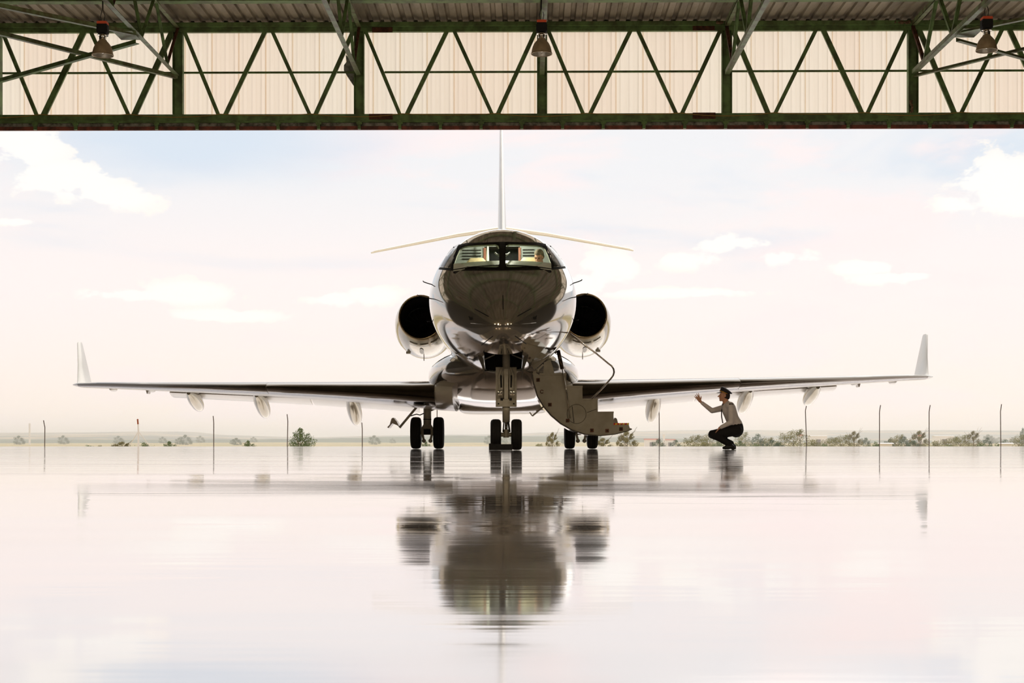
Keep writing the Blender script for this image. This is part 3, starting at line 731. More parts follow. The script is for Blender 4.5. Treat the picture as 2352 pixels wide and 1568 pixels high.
for s_ in (-1, 1):
    g = G(); g.loft(wing_rings(0, 1, s_, XS)); wg = auto_smooth(g.obj('wing', M['paint_dull'], jet), 40); wg['label'] = 'long swept wing with dark polished leading edge'
    # slat: polished nose of the wing, slightly proud, with a step line
    for xa_, xb_, dz in ((1.36, 5.0, 0), (5.02, 9.95, 0)):
        xs2 = [xa_+(xb_-xa_)*k/8 for k in range(9)]; rings = []
        for x in xs2:
            zc, l, t_, th = wing_at(x); ch = t_-l
            pu = [(c, h) for c, h in AF[:15] if c < .17][::-1]; pl_ = [(c, -h) for c, h in AF[1:15] if c < .14]
            out = [(s_*x, l+c*ch-.035, zc-c*.1*(th/.5)+h*th*1.1+(-.01)) for c, h in pu+pl_]
            inn = [(s_*x, l+c*ch+.02, zc-c*.1*(th/.5)+h*th*.98) for c, h in (pu+pl_)[::-1]]
            rings.append(out+inn)
        g = G(); g.loft(rings); auto_smooth(g.obj('slat', M['leading'], wg), 50)
    # flap, lowered
    for xa_, xb_ in ((2.0, 4.55), (4.6, 8.05)):
        xs2 = [xa_+(xb_-xa_)*k/6 for k in range(7)]; rings = []
        for x in xs2:
            zc, l, t_, th = wing_at(x); z0 = zc-.1*(th/.5)-.03; c = .62-.03*x
            rings.append([(s_*x, t_-.1, z0-.03), (s_*x, t_-.02, z0+.02), (s_*x, t_+.15, z0+.01), (s_*x, t_+c, z0-c*.30), (s_*x, t_+c*.98, z0-c*.30-.02), (s_*x, t_+.1, z0-.10)])
        g = G(); g.loft(rings); auto_smooth(g.obj('flap', M['paint_dull'], wg), 60)
    # flap track fairings
    for px, py, wdt in ((461, 937, .155), (616, 955, .165), (826, 975, .17)):
        xb = (1158-px)*36.1/F; zb_ = zz(py, 36.1); zc, l, t_, th = wing_at(xb*.98); top = zc-.08
        rings = []; N = 18
        for k in range(N+1):
            f_ = k/N; y = t_-.75+f_*1.35; cz = top+(zb_+.06-top)*max(0, f_-.1)**1.1*1.12
            r_ = wdt*math.sin(math.pi*min(1, .04+f_*.96))**.55 if f_ < .55 else wdt*max(.02, (1-((f_-.55)/.45)**2))**.5
            xo = xb+.02*(1-f_)
            rings.append([(s_*(xo+r_*math.cos(a)), y, cz+r_*1.25*math.sin(a)) for a in [2*math.pi*q/20 for q in range(20)]])
        g = G(); g.loft(rings); ff = auto_smooth(g.obj('flap_fairing', M['nacelle'], wg), 50)
        g = G(); g.box(s_*xb-.03, s_*xb+.03, t_-.3, t_+.1, top-.1, top+.02); g.obj('hinge_bracket', M['gear'], wg)
    for px, r_ in ((262, .05), (356, .04)):
        xb = (1158-px)*35.6/F; zc, l, t_, th = wing_at(xb); g = G(); g.ball((s_*xb, t_-.5, zc-.06), r_*1.4, .3, r_*1.3); g.obj('aileron_hinge', M['paint_dull'], wg, True)
    xb = (1158-340)*35.3/F; zc, l, t_, th = wing_at(xb); g = G(); g.prism([(s_*xb-.04, zc-.05), (s_*xb+.04, zc-.05), (s_*xb+.01, zc-.15), (s_*xb-.01, zc-.15)], t_-.6, t_-.35); g.obj('vortex_fence', M['paint_dull'], wg)
    # winglet
    rings = []
    for z, x, l, t_, th in ((1.60, 9.92, 34.75, 36.25, .05), (1.62, 10.05, 34.95, 36.3, .07), (1.70, 10.10, 35.15, 36.35, .07), (2.1, 10.2, 35.55, 36.4, .055), (2.66, 10.34, 36.0, 36.45, .04), (2.70, 10.35, 36.12, 36.42, .02)):
        rings.append([(s_*(x+h*th*1.0), l+c*(t_-l), z) for c, h in AF])
    g = G(); g.loft(rings); auto_smooth(g.obj('winglet', M['paint_dull'], wg), 40)

# tail: fin and stabiliser
rings = []
for z, l, t_, th in ((3.7, 33.4, 39.8, .26), (4.2, 34.6, 40.2, .25), (5.8, 37.2, 41.0, .21), (7.4, 39.2, 41.6, .14), (8.75, 40.6, 42.0, .09), (8.9, 40.8, 41.95, .06)):
    rings.append([(h*th*1.0, l+c*(t_-l), z) for c, h in AF])
g = G(); g.loft(rings); auto_smooth(g.obj('tail_fin', M['paint_dull'], jet), 40)
g = G(); g.loft([[(h*.33, 33.2+c*6.4, z) for c, h in AF] for z in (3.98, 4.16)]); g.obj('fin_root', M['blacktrim'], jet)
for s_ in (-1, 1):
    rings = []
    for x, z, l, t_, th in ((0.0, 5.78, 38.9, 40.9, .13), (1.2, 5.70, 39.5, 41.3, .11), (3.5, 5.42, 40.6, 41.7, .07), (3.62, 5.40, 40.75, 41.7, .04)):
        rings.append([(s_*x, l+c*(t_-l), z+h*th+c*(t_-l)*.115) for c, h in AF])
    g = G(); g.loft(rings); auto_smooth(g.obj('tailplane', M['gold'], jet), 40)

# engines
for s_ in (-1, 1):
    cz = lambda y: 3.0-.17*min(1, max(0, y)/1.2)**.8 if y < 1.2 else 2.83
    def ring(y, r_, n=40, lean=0): return [(s_*1.86+r_*math.cos(2*math.pi*k/n), 33.5+y+lean*math.sin(2*math.pi*k/n), cz(y)+r_*math.sin(2*math.pi*k/n)) for k in range(n)]
    g = G(); g.loft([ring(y, r_, lean=ln) for y, r_, ln in ((.07, .51, -.05), (.25, .565, -.04), (.6, .625, -.02), (1.2, .665, 0), (1.9, .67, 0), (2.8, .60, 0), (3.7, .48, 0), (3.7, .40, 0), (3.2, .38, 0))], caps=False)
    nc = g.obj('engine', M['nacelle'], jet, True)
    g = G(); g.loft([ring(y, r_, lean=-.05) for y, r_ in ((.10, .452), (.03, .462), (-.01, .485), (.02, .505), (.09, .52))], caps=False); g.obj('inlet_lip', M['lip'], nc, True)
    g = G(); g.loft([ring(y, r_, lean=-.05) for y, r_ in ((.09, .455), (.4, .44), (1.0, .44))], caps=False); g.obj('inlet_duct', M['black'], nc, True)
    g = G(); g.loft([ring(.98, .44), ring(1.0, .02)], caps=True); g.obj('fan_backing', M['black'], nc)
    g = G(); g.lathe([(.005, 33.5+.62), (.06, 33.5+.7), (.11, 33.5+.85), (.12, 33.5+.95)], (s_*1.86, 0, 2.84), 'y', 20); g.obj('spinner', M['blacktrim'], nc, True)
    g = G()
    for k in range(22):
        a = 2*math.pi*k/22; d = Vector((math.cos(a), 0, math.sin(a))); e = Vector((-math.sin(a), 0, math.cos(a))); c = Vector((s_*1.86, 34.42, 2.85))
        g.add([c+d*.12-e*.02, c+d*.12+e*.02+Vector((0, .05, 0)), c+d*.42+e*.05+Vector((0, .05, 0)), c+d*.42-e*.03], [(0, 1, 2, 3)])
    g.obj('fan', M['blacktrim'], nc)
    zb = 2.83-.665
    g = G(); g.box(s_*1.86-.008, s_*1.86+.008, 34.7, 34.78, zb-.09, zb+.02); g.obj('drain_mast', M['gear'], nc)
    g = G(); g.box(s_*2.22-.05, s_*2.22+.05, 34.6, 34.8, 2.24, 2.29); g.obj('latch', M['grey'], nc)
    g = G()
    for k in range(3): 
        a0 = R(-120+k*26); g.add([(s_*1.86+r_*math.cos(a), y, cz(y-33.5)+r_*math.sin(a)) for y, r_ in ((33.78, .588), (33.84, .598)) for a in (a0, a0+R(10), a0+R(20))], [(0, 1, 4, 3), (1, 2, 5, 4)])
    g.obj('access_strip', M['grey'], nc)
    g = G(); c = Vector((s_*1.88, 34.15, 2.27)); g.add([c+Vector((.05*math.cos(a), .16*math.sin(a), -.012+.05*math.sin(a)*-1.0)) for a in [2*math.pi*k/16 for k in range(16)]], [tuple(range(16))]); g.obj('oil_door', M['grey'], nc)
    g = G(); g.loft([[(s_*x, y, z) for y, z in ((34.2, 2.9), (34.6, 3.0), (36.4, 3.0), (36.9, 2.9), (36.4, 2.8), (34.6, 2.8))] for x in (.75, 1.5)]); g.obj('pylon', M['paint'], jet)

# ---- undercarriage
PRE[0] = LEVEL
def wheel(cx_, D, r_, wd, parent, prof_n=28):
    g = G(); h = wd/2
    P = [(r_*.55, -h*.8), (r_*.8, -h*.98), (r_*.92, -h*.86), (r_*.985, -h*.55), (r_, -h*.2), (r_*.99, -h*.19), (r_*.99, -h*.14), (r_, -h*.13), (r_, h*.13), (r_*.99, h*.14), (r_*.99, h*.19), (r_, h*.2), (r_*.985, h*.55), (r_*.92, h*.86), (r_*.8, h*.98), (r_*.55, h*.8)]
    g.lathe(P, (cx_, D, r_+.002), 'x', 40); tp = g.obj('tyre', M['tyre'], parent, True)
    g = G(); g.lathe([(.02, -h*.5), (r_*.3, -h*.55), (r_*.5, -h*.75), (r_*.57, -h*.8), (r_*.57, h*.8), (r_*.5, h*.75), (r_*.3, h*.55), (.02, h*.5)], (cx_, D, r_+.002), 'x', 30); g.obj('hub', M['gear'], parent, True)
NX0 = .035; SG = 26.0/23.4      # nose leg modelled about its own foot, then set under the nose bay
PRE[0] = LEVEL @ Matrix.Translation((NX0, 26.0, 0)) @ Matrix.Scale(SG, 4) @ Matrix.Translation((-NX0, -23.4, 0))
g = G(); g.box(NX0-.165, NX0+.165, 23.36, 23.42, (1032.5-933)*23.4/F, (1032.5-842)*23.4/F); ng = g.obj('nose_gear', M['gear'], jet); ng['label'] = 'grey nose gear leg plate with twin landing lights and two tyres'
gz = lambda py: (1032.5-py)*23.4/F*.995+.0
def part(gg, nm, mt, par, sm=False): return gg.obj(nm, M[mt], par, sm)
g = G()
for s_ in (-1, 1): g.tube([(NX0+s_*.10, 23.33, gz(905)), (NX0+s_*.11, 23.33, gz(860)), (NX0+s_*.07, 23.34, gz(842))], .016, 8)
g.box(NX0-.14, NX0+.14, 23.31, 23.36, gz(932), gz(915)); g.box(NX0-.03, NX0+.03, 23.30, 23.36, gz(915), gz(845)); g.box(NX0-.09, NX0-.05, 23.31, 23.36, gz(893), gz(865)); g.box(NX0+.05, NX0+.09, 23.31, 23.36, gz(893), gz(865))
part(g, 'leg_casting', 'gear', ng)
g = G()
for s_ in (-1, 1): g.tube([(NX0+s_*.075, 23.305, gz(888)), (NX0+s_*.08, 23.305, gz(860))], .011, 8); g.box(NX0+s_*.07-.02, NX0+s_*.07+.02, 23.30, 23.31, gz(918), gz(912)); g.box(NX0+s_*.12-.012, NX0+s_*.12+.012, 23.30, 23.31, gz(927), gz(924))
part(g, 'hydraulic_line', 'blacktrim', ng)
for s_ in (-1, 1):
    g = G(); g.lathe([(.052, 23.26), (.056, 23.28), (.05, 23.34), (.03, 23.37)], (NX0+s_*.098, 0, gz(901)), 'y', 20, True); part(g, 'landing_light', 'grey', ng, True)
    g = G(); g.lathe([(.002, 23.248), (.03, 23.252), (.046, 23.262)], (NX0+s_*.098, 0, gz(901)), 'y', 20); part(g, 'light_lens', 'lens', ng, True)
g = G(); g.tube([(NX0, 23.4, gz(935)), (NX0, 23.4, gz(940)), (NX0, 23.4, gz(968))], [.075, .062, .058], 20); g.tube([(NX0, 23.4, 1.9), (NX0, 23.4, gz(935))], .06, 16); part(g, 'strut', 'gear', ng, True)
g = G(); g.tube([(NX0, 23.4, gz(968)), (NX0, 23.4, gz(1000))], .024, 14); part(g, 'piston', 'chrome', ng, True)
g = G(); g.bar((NX0-.035, 23.36, gz(968)), (NX0-.05, 23.3, gz(990)), .02, .03); g.bar((NX0+.035, 23.36, gz(968)), (NX0+.055, 23.3, gz(990)), .03, .03); part(g, 'torque_link', 'blacktrim', ng)
g = G(); g.tube([(NX0-.2, 23.4, .247), (NX0+.2, 23.4, .247)], .035, 12); g.tube([(NX0, 23.4, .33), (NX0, 23.4, .2)], [.05, .045], 14); part(g, 'axle', 'gear', ng)
for s_ in (-1, 1): wheel(NX0+s_*.163, 23.4, .245, .172, ng)
PRE[0] = None
for s_ in (-1, 1):     # nose bay doors
    z = lambda py: zz(py, 25.9); k = 25.9/F
    out = [(56, 795), (50, 812), (44, 832), (41, 875), (45, 862), (48, 845), (56, 825), (60, 800)]
    g = G(); g.prism([(s_*a*k, z(b)) for a, b in out], 25.6, 27.1); o = g.obj('nose_bay_door', M['paint'], jet); 
    g = G(); g.bar((s_*48*k, 26.0, z(826)), (s_*20*k, 26.2, z(812)), .02, .02); g.obj('door_rod', M['gear'], o)
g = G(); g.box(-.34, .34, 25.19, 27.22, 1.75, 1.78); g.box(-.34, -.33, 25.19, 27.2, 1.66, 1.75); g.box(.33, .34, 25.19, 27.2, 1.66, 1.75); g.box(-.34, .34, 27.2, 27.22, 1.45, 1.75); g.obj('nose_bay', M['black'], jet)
PRE[0] = LEVEL
# main gear
for s_ in (-1, 1):
    gx = s_*1.66; D = 32.0; y = lambda py: zz(py, D)
    g = G(); g.tube([(gx, D, 1.25), (gx, D, y(990))], .085, 18); mg = g.obj('main_gear', M['gear'], jet, True); mg['label'] = 'main gear leg with twin tyres'
    g = G()
    for py in (925, 928, 962): g.tube([(gx, D, y(py)), (gx, D, y(py+1.5))], .089, 18)
    part(g, 'collar', 'blacktrim', mg)
    g = G(); g.loft([[(gx-.085, D-.07, y(975)), (gx+.085, D-.07, y(975)), (gx+.085, D+.07, y(975)), (gx-.085, D+.07, y(975))], [(gx-.14, D-.1, y(985)), (gx+.14, D-.1, y(985)), (gx+.14, D+.1, y(985)), (gx-.14, D+.1, y(985))], [(gx-.13, D-.1, y(997)), (gx+.13, D-.1, y(997)), (gx+.13, D+.1, y(997)), (gx-.13, D+.1, y(997))]]); part(g, 'axle_beam', 'gear', mg)
    g = G(); g.box(gx-.075, gx+.075, D-.115, D-.1, y(997), y(985)); g.tube([(gx, D-.11, y(989)), (gx, D-.16, y(989))], .045, 12); part(g, 'uplock', 'blacktrim', mg)
    g = G()
    for q in (-1, 1): g.bar((gx+q*.10, D-.05, y(997)), (gx+q*.07, D-.08, y(1012)), .05, .06); g.ball((gx+q*.07, D-.08, y(1012)), .045, n=10)
    part(g, 'brake_line', 'gear', mg)
    g = G(); g.tube([(gx-.2, D, .346), (gx+.2, D, .346)], .045, 12); part(g, 'axle', 'gear', mg)
    for q in (-1, 1): wheel(gx+q*.245, D, .344, .228, mg)
    k = D/F; X_ = lambda px: s_*(1158-px)*k
    g = G(); g.tube([(X_(984), D, y(942)), (X_(1032), D, y(922))], .045, 10); part(g, 'side_stay', 'gear', mg)
    g = G(); g.tube([(X_(940), D-.05, y(956)), (X_(957), D-.05, y(951)), (X_(965), D-.05, y(953)), (X_(974), D-.05, y(949))], .012, 6); part(g, 'linkage', 'blacktrim', mg)
    g = G(); g.bar((X_(969), D-.05, y(921)), (X_(918), D-.05, y(982)), .05, .03); g.obj('gear_door_arm', M['gear'], mg)
    g = G(); g.prism([(X_(a), y(b)) for a, b in ((914, 977), (920, 983), (912, 968), (904, 959), (900, 961), (896, 975), (890, 981), (893, 983), (902, 972))], D-.1, D+.5); g.obj('gear_door', M['paint_dull'], mg)
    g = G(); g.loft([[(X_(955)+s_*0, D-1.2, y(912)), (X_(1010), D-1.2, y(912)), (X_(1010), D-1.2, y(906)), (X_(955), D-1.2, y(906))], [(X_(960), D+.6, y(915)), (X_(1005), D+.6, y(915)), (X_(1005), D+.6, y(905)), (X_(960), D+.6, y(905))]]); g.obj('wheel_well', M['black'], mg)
# wheel chock by the nose wheels
PRE[0] = None
D = 25.55; g = G(); g.box(xx(1124, D), xx(1177, D), D-.03, D+.05, .002, zz(1021, D)+.01); g.box(xx(1123, D), xx(1130, D), D-.04, D+.09, .002, zz(1020, D)+.015)
tag(g.obj('wheel_chock', M['tyre']), 'black bar chock lying in front of the nose wheels', 'chock')

# ---- airstair
DA = 27.0
def AX(px): return (px-1158)*DA/F
def AZ(py): return zz(py, DA)
outer = [(1225, 852), (1228, 878), (1237, 910), (1251, 934), (1268, 954), (1290, 973), (1316, 988), (1345, 998), (1378, 1001.5), (1412, 998.5), (1438, 992.5), (1452, 987)]
stairs_ = [(1447, 985), (1444, 975), (1408, 978), (1409, 948.5), (1372, 948.5), (1373, 918.5), (1337, 919), (1338, 888.5), (1302, 889.5), (1301, 859), (1241, 862)]
poly = [(AX(a), AZ(b)) for a, b in outer+stairs_]
g = G(); g.prism(poly, DA, DA+.03); st_ = g.obj('airstair', M['grey'], jet); st_['label'] = 'grey fold-down airstair door with four steps'
g = G(); g.prism(poly, DA+.72, DA+.75); g.obj('side_plate', M['grey'], st_)
# curved outer skin
oc = [(AX(a), AZ(b)) for a, b in outer]; oi_ = [(AX(a+(3.2 if i < 8 else 0)), AZ(b-(1.2 if i < 4 else 3.0))) for i, (a, b) in enumerate(outer)]
oo = [(AX(a-(3.0 if i < 8 else 0)), AZ(b+(1.0 if i < 4 else 2.0))) for i, (a, b) in enumerate(outer)]
g = G(); g.loft([[(x, y, z) for x, z in oo+oc[::-1]] for y in (DA-.02, DA+.78)]); auto_smooth(g.obj('door_skin', M['paint'], st_), 50)
for i, (a, b, c, d) in enumerate(((1302, 1338, 888.5, 891), (1337, 1373, 918.5, 921), (1372, 1409, 948.5, 951), (1241, 1301, 859, 862))):
    g = G(); g.box(AX(a), AX(b)+.012, DA-.012, DA+.76, AZ(d), AZ(c)+.012); g.box(AX(b)-.01, AX(b)+.008, DA-.008, DA+.752, AZ(c+30), AZ(c)); g.obj('step', M['grey'], st_)
for k in range(6):
    a = 1408+k*6.2; g = G(); g.box(AX(a), AX(a+6.2), DA+.0, DA+.75, AZ(978), AZ(974.2)); g.obj('tread_stripe', M['red' if k % 2 == 0 else 'yellow'], st_)
for k in range(8):
    g = G(); a = 1408+k*4.6; g.add([(AX(a), DA-.005, AZ(978)), (AX(a+2.8), DA-.005, AZ(978)), (AX(a+5), DA-.005, AZ(973.6)), (AX(a+2.2), DA-.005, AZ(973.6)), (AX(a), DA+.0, AZ(978)), (AX(a+2.8), DA+.0, AZ(978)), (AX(a+5), DA+.0, AZ(973.6)), (AX(a+2.2), DA+.0, AZ(973.6))], [(0, 1, 2, 3), (7, 6, 5, 4), (0, 4, 5, 1), (1, 5, 6, 2), (2, 6, 7, 3), (3, 7, 4, 0)]); g.obj('chevron', M['yellow' if k % 2 else 'red'], st_)
for i, (a, b) in enumerate(((1237.5, 873), (1264, 930), (1304.5, 967), (1360, 990), (1395, 991), (1427, 987.5))):
    g = G(); g.box(AX(a-4), AX(a+4), DA-.012, DA, AZ(b+4), AZ(b-4)); l_ = g.obj('latch_plate', M['rust'], st_)
    g = G(); g.tube([(AX(a), DA-.02, AZ(b)), (AX(a), DA-.01, AZ(b))], .012, 8); g.obj('latch_pin', M['blacktrim'], st_)
def ring_tube(c, r_, th, n=28, a0=0, a1=360): return [(c[0]+r_*math.cos(R(a0+(a1-a0)*k/n)), c[1], c[2]+r_*math.sin(R(a0+(a1-a0)*k/n))) for k in range(n+1)]
g = G(); g.tube(ring_tube((AX(1246), DA-.008, AZ(900)), 3.6*DA/F, .004, 14, 20, 330), .006, 6); g.obj('latch_ring', M['rust'], st_)
g = G(); g.tube(ring_tube((AX(1325), DA-.002, AZ(952)), 22*DA/F, .003), .0035, 5); g.obj('access_cover', M['blacktrim'], st_)
g = G(); g.tube([(AX(1315), DA-.004, AZ(934)), (AX(1319), DA-.004, AZ(972))], .005, 6); g.tube([(AX(1349), DA-.003, AZ(949)), (AX(1372), DA-.003, AZ(941))], .004, 6); g.obj('cable_run', M['blacktrim'], st_)
# handrail, gas strut, hinge plates
for dy in (0,):
    g = G(); g.tube([(AX(a), DA-.03+dy, AZ(b)) for a, b in ((1312, 768), (1340, 790), (1372, 814), (1398, 836), (1407, 843), (1411, 850), (1412, 857), (1410, 864), (1405, 871), (1388, 890), (1360, 918))], .0165, 10); g.obj('handrail', M['chrome'], st_, True)
g = G(); g.tube([(AX(1284), DA-.05, AZ(806)), (AX(1293), DA-.05, AZ(849))], .036, 14); g.tube([(AX(1276), DA-.05, AZ(812)), (AX(1286), DA-.05, AZ(806))], .014, 8); g.obj('gas_strut', M['leading'], st_, True)
g = G(); g.tube([(AX(1293), DA-.05, AZ(849)), (AX(1303), DA-.05, AZ(905)), (AX(1310), DA-.05, AZ(962))], .011, 8); g.obj('strut_rod', M['chrome'], st_, True)
g = G(); g.prism([(AX(a), AZ(b)) for a, b in ((1251, 833), (1266, 826), (1272, 845), (1276, 861), (1250, 861))], DA+.01, DA+.06); g.obj('hinge_plate', M['grey'], st_)
g = G(); g.prism([(AX(a), AZ(b)) for a, b in ((1219, 800), (1240, 800), (1262, 812), (1252, 828), (1236, 842), (1228, 850), (1220, 836))], DA-.1, DA+.3); g.obj('hinge_fairing', M['grey'], st_)
g = G(); g.bar((AX(1225), DA-.02, AZ(860)), (AX(1250), DA-.02, AZ(838)), .03, .03); g.bar((AX(1232), DA-.03, AZ(846)), (AX(1262), DA-.03, AZ(820)), .02, .02); g.ball((AX(1236), DA-.03, AZ(851)), .03, n=8); g.obj('hinge_arm', M['gear'], st_)
g = G(); g.bar((AX(1252), DA+.3, AZ(932)), (AX(1224), DA+.3, AZ(955)), .03, .03); g.bar((AX(1224), DA+.3, AZ(955)), (AX(1218), DA+.3, AZ(946)), .02, .03); g.bar((AX(1241), DA+.3, AZ(940)), (AX(1233), DA+.3, AZ(944)), .02, .05); g.obj('door_handle_arm', M['gear'], st_)

# ---- cockpit interior (lit by its own dome light)
ck = None
def cx(px, D): return (px-1158)*D/F
D = 27.5
g = G(); zt0_ = 3.86
def inroof(x, D_, m_=.06):
    zt_, zb_, zmm, w_ = fus(D_); return zmm+(zt_-zmm)*math.sqrt(max(0, 1-(x/w_)**2))-m_
xsb = [-1.18, -1.12, -1.0, -.85, -.7, -.5, cx(1117, D), cx(1117, D)+1e-4, 0, cx(1199, D), cx(1199, D)+1e-4, .5, .7, .85, 1.0, 1.12, 1.18]
for a, b in zip(xsb, xsb[1:]):
    lo = zz(566, D) if cx(1117, D)-1e-3 < (a+b)/2 < cx(1199, D)+1e-3 else 2.3
    g.loft([[(x, y, lo), (x, y, max(lo+.01, inroof(x, D)))] + [] for x in ()], False) if 0 else g.add([(x, y, z) for y in (D, D+.03) for x, z in ((a, lo), (b, lo), (b, inroof(b, D)), (a, inroof(a, D)))], [(0, 1, 2, 3), (7, 6, 5, 4), (0, 4, 5, 1), (1, 5, 6, 2), (2, 6, 7, 3), (3, 7, 4, 0)])
ck = g.obj('cockpit_bulkhead', M['cpanel'], jet)
g = G(); g.box(cx(1115, D), cx(1121, D), D-.03, D, 2.3, zz(569, D)); g.box(cx(1195, D), cx(1200.5, D), D-.03, D, 2.3, zz(569, D)); g.obj('door_frame', M['brownwood'], ck)
g = G(); g.box(-.5, .5, D+.9, D+.93, 2.2, 3.85); g.obj('dark_cabin', M['navy'], ck)
for sx, x0, x1 in ((0, 1066, 1111), (1, 1205, 1232)):
    for r_ in range(4):
        py = 573+r_*6.6; g = G(); n = int((x1-x0)/2.2)
        for k in range(n): g.box(cx(x0+k*2.2, D), cx(x0+k*2.2+1.4, D), D-.03, D, zz(py+2.4, D), zz(py, D))
        o = g.obj('breaker_row', M['blacktrim'], ck)
g = G(); xs_ = [-.86+.172*k for k in range(11)]
for pass_ in (0,):
    g.loft([[(x, 25.72+.2*(x/.86)**2, 3.19-.04*(x/.86)**2), (x, 25.76+.2*(x/.86)**2, 3.23-.04*(x/.86)**2), (x, 26.12, 3.345-.05*(x/.86)**2), (x, 26.14, 3.05)] for x in xs_], caps=True)
g.obj('glare_shield', M['lining'], ck, False)
g = G(); g.loft([[(x, 25.73+.2*(x/.86)**2, 3.205-.05*(x/.86)**2), (x, 25.73+.2*(x/.86)**2, 3.225-.05*(x/.86)**2), (x, 25.77+.2*(x/.86)**2, 3.235-.05*(x/.86)**2), (x, 25.77+.2*(x/.86)**2, 3.1)] for x in xs_], caps=True); g.obj('shield_edge', M['blacktrim'], ck)
def seat(x, lab):
    r = G(); D = 27.1
    for a, b in ((0, .02),): pass
    rings = []
    for z, w_, d in ((2.63, .24, .06), (2.98, .25, .07), (3.23, .23, .07), (3.36, .20, .06), (3.45, .18, .055), (3.515, .12, .03)):
        rings.append(ring_se(x, 0, w_, -d, d, .6, 20)); rings[-1] = [(a, D+c_, z) for a, _, c_ in rings[-1]]
    r.loft(rings); r.box(x-.25, x+.25, D-.5, D, 2.42, 2.55)
    return auto_smooth(r.obj('pilot_seat', M['cream'], ck), 50)
seat(-.47, ''); seat(.50, '')
g = G()
for s_ in (-1, 1):
    g.tube([(s_*.04, 26.05, 3.44), (s_*.09, 26.2, 3.46), (s_*.13, 26.4, 3.52)], .015, 6); g.ball((s_*.06, 26.05, 3.42), .02, n=8)
g.obj('standby_compass', M['cpanel'], ck)
g = G(); g.tube([(cx(1125, 27.2), 27.2, 3.8), (cx(1124, 27.2), 27.2, 3.5), (cx(1124.5, 27.2), 27.2, 3.2)], [.012, .03, .015], 8); g.obj('curtain_cord', M['lining'], ck)
pl_ = bpy.data.lights.new('cockpit_dome_light', 'POINT'); pl_.energy = 30; pl_.color = (1, .93, .82); pl_.shadow_soft_size = .03
po = bpy.data.objects.new('cockpit_dome_light', pl_); C.objects.link(po); po.location = (-.1, 26.78, 3.785)

# ------------------------------------------------------------------ people
def head_geo(g, c, f, up, s=1.0):
    """head centred at c, looking along f"""
    f = Vector(f).normalized(); up = Vector(up); up = (up-f*up.dot(f)).normalized(); sd_ = f.cross(up)
    P = lambda a, b, d: Vector(c)+(f*a+sd_*b+up*d)*s
    def ell(a, b, d, ra, rb, rd, n=14, m_=10):
        rings = []
        for i in range(m_+1):
            t_ = min(max(math.pi*i/m_, .03), math.pi-.03)
            rings.append([P(a+ra*math.sin(t_)*math.cos(2*math.pi*k/n), b+rb*math.sin(t_)*math.sin(2*math.pi*k/n), d+rd*math.cos(t_)) for k in range(n)])
        g.loft(rings)
    ell(-.015, 0, .035, .098, .076, .088)          # cranium
    ell(.02, 0, -.03, .068, .06, .085)              # face
    ell(.055, 0, -.095, .032, .034, .024)           # chin
    ell(.068, 0, .022, .022, .052, .014)            # brow
    g.cone(P(.085, 0, .005), P(.112, 0, -.028), .009*s, .015*s, 8)   # nose
    ell(.083, 0, -.058, .014, .026, .012)           # lips
    for q in (-1, 1):
        ell(-.008, q*.078, -.005, .022, .010, .032); ell(.052, q*.036, -.028, .022, .02, .024)
    g.cone(P(-.03, 0, -.06), P(-.045, 0, -.14), .056*s, .058*s)
    return P
def hand_geo(g, wr, d, n_, s=1.0, curl=.25, spread=.16):
    """palm from the wrist along d, palm normal n_, four unequal fingers and a side thumb"""
    d = Vector(d).normalized(); n_ = Vector(n_); n_ = (n_-d*n_.dot(d)).normalized(); sd_ = d.cross(n_)
    wr = Vector(wr)
    for k in range(4): g.cone(wr+sd_*(k-1.5)*.012*s, wr+d*.088*s+sd_*(k-1.5)*.021*s, .014*s, .0115*s, 8)
    for k, L in enumerate((.066, .078, .072, .056)):
        b = wr+d*.088*s+sd_*(k-1.5)*.021*s; dd = (d+sd_*(k-1.5)*spread).normalized(); cu = curl
        for j in range(3):
            e = b+dd*L*s*(.42, .33, .25)[j]; g.cone(b, e, .0095*s, .0085*s, 8); b = e; dd = (dd+n_*cu).normalized()
    b = wr+d*.025*s-sd_*.022*s; e = b+(d*.6-sd_*.75+n_*.2).normalized()*.042*s; g.cone(b, e, .013*s, .0105*s, 8); g.cone(e, e+(d*.9-sd_*.35+n_*.2).normalized()*.03*s, .0105*s, .009*s, 8)
# crouching pilot
KP = .00882
DM = 28.9
def mp(u, v, dy=0.0):       # zoomed-crop coordinates of the photograph, to metres beside the wing
    px = 1580+u/7.84; py = 860+v/7.84
    return Vector((xx(1672, DM)+(px-1672)*KP*.98, DM+dy, (1026.8-py)*KP))
man = root('person', 'crouching man in pilot cap, white shirt and dark tie reaching up under the wing', 'person', tuple(mp(740, 1305)))
g = G()
neck = mp(685, 470); chest = mp(735, 600); belly = mp(800, 780); pelv = mp(862, 935)
Ph = head_geo(g, mp(652, 372), (-1, 0, .10), (.1, 0, 1), .98)
g.cone(neck, chest, .05, .12); g.cone(chest, belly, .125, .115); g.cone(belly, pelv, .115, .14)
SHf, ELf, WRf = mp(690, 575, .17), mp(478, 628, .30), mp(265, 470, .26)
SHn, ELn, WRn = mp(755, 575, -.17), mp(745, 835, -.24), mp(545, 935, -.20)
for a, b, c in ((SHf, ELf, WRf), (SHn, ELn, WRn)):
    g.cone(a, b, .05, .036); g.cone(b, c, .036, .024)
g.cone(SHf, SHn, .055, .055)
hand_geo(g, WRf+Vector((-.005, 0, .005)), mp(190, 350, .26)-WRf, (.25, 1, .1), 1.0, .06, .22)
hand_geo(g, WRn, mp(480, 1010, -.16)-WRn, (.3, .2, -.9), .98, .35, .08)
legs = []
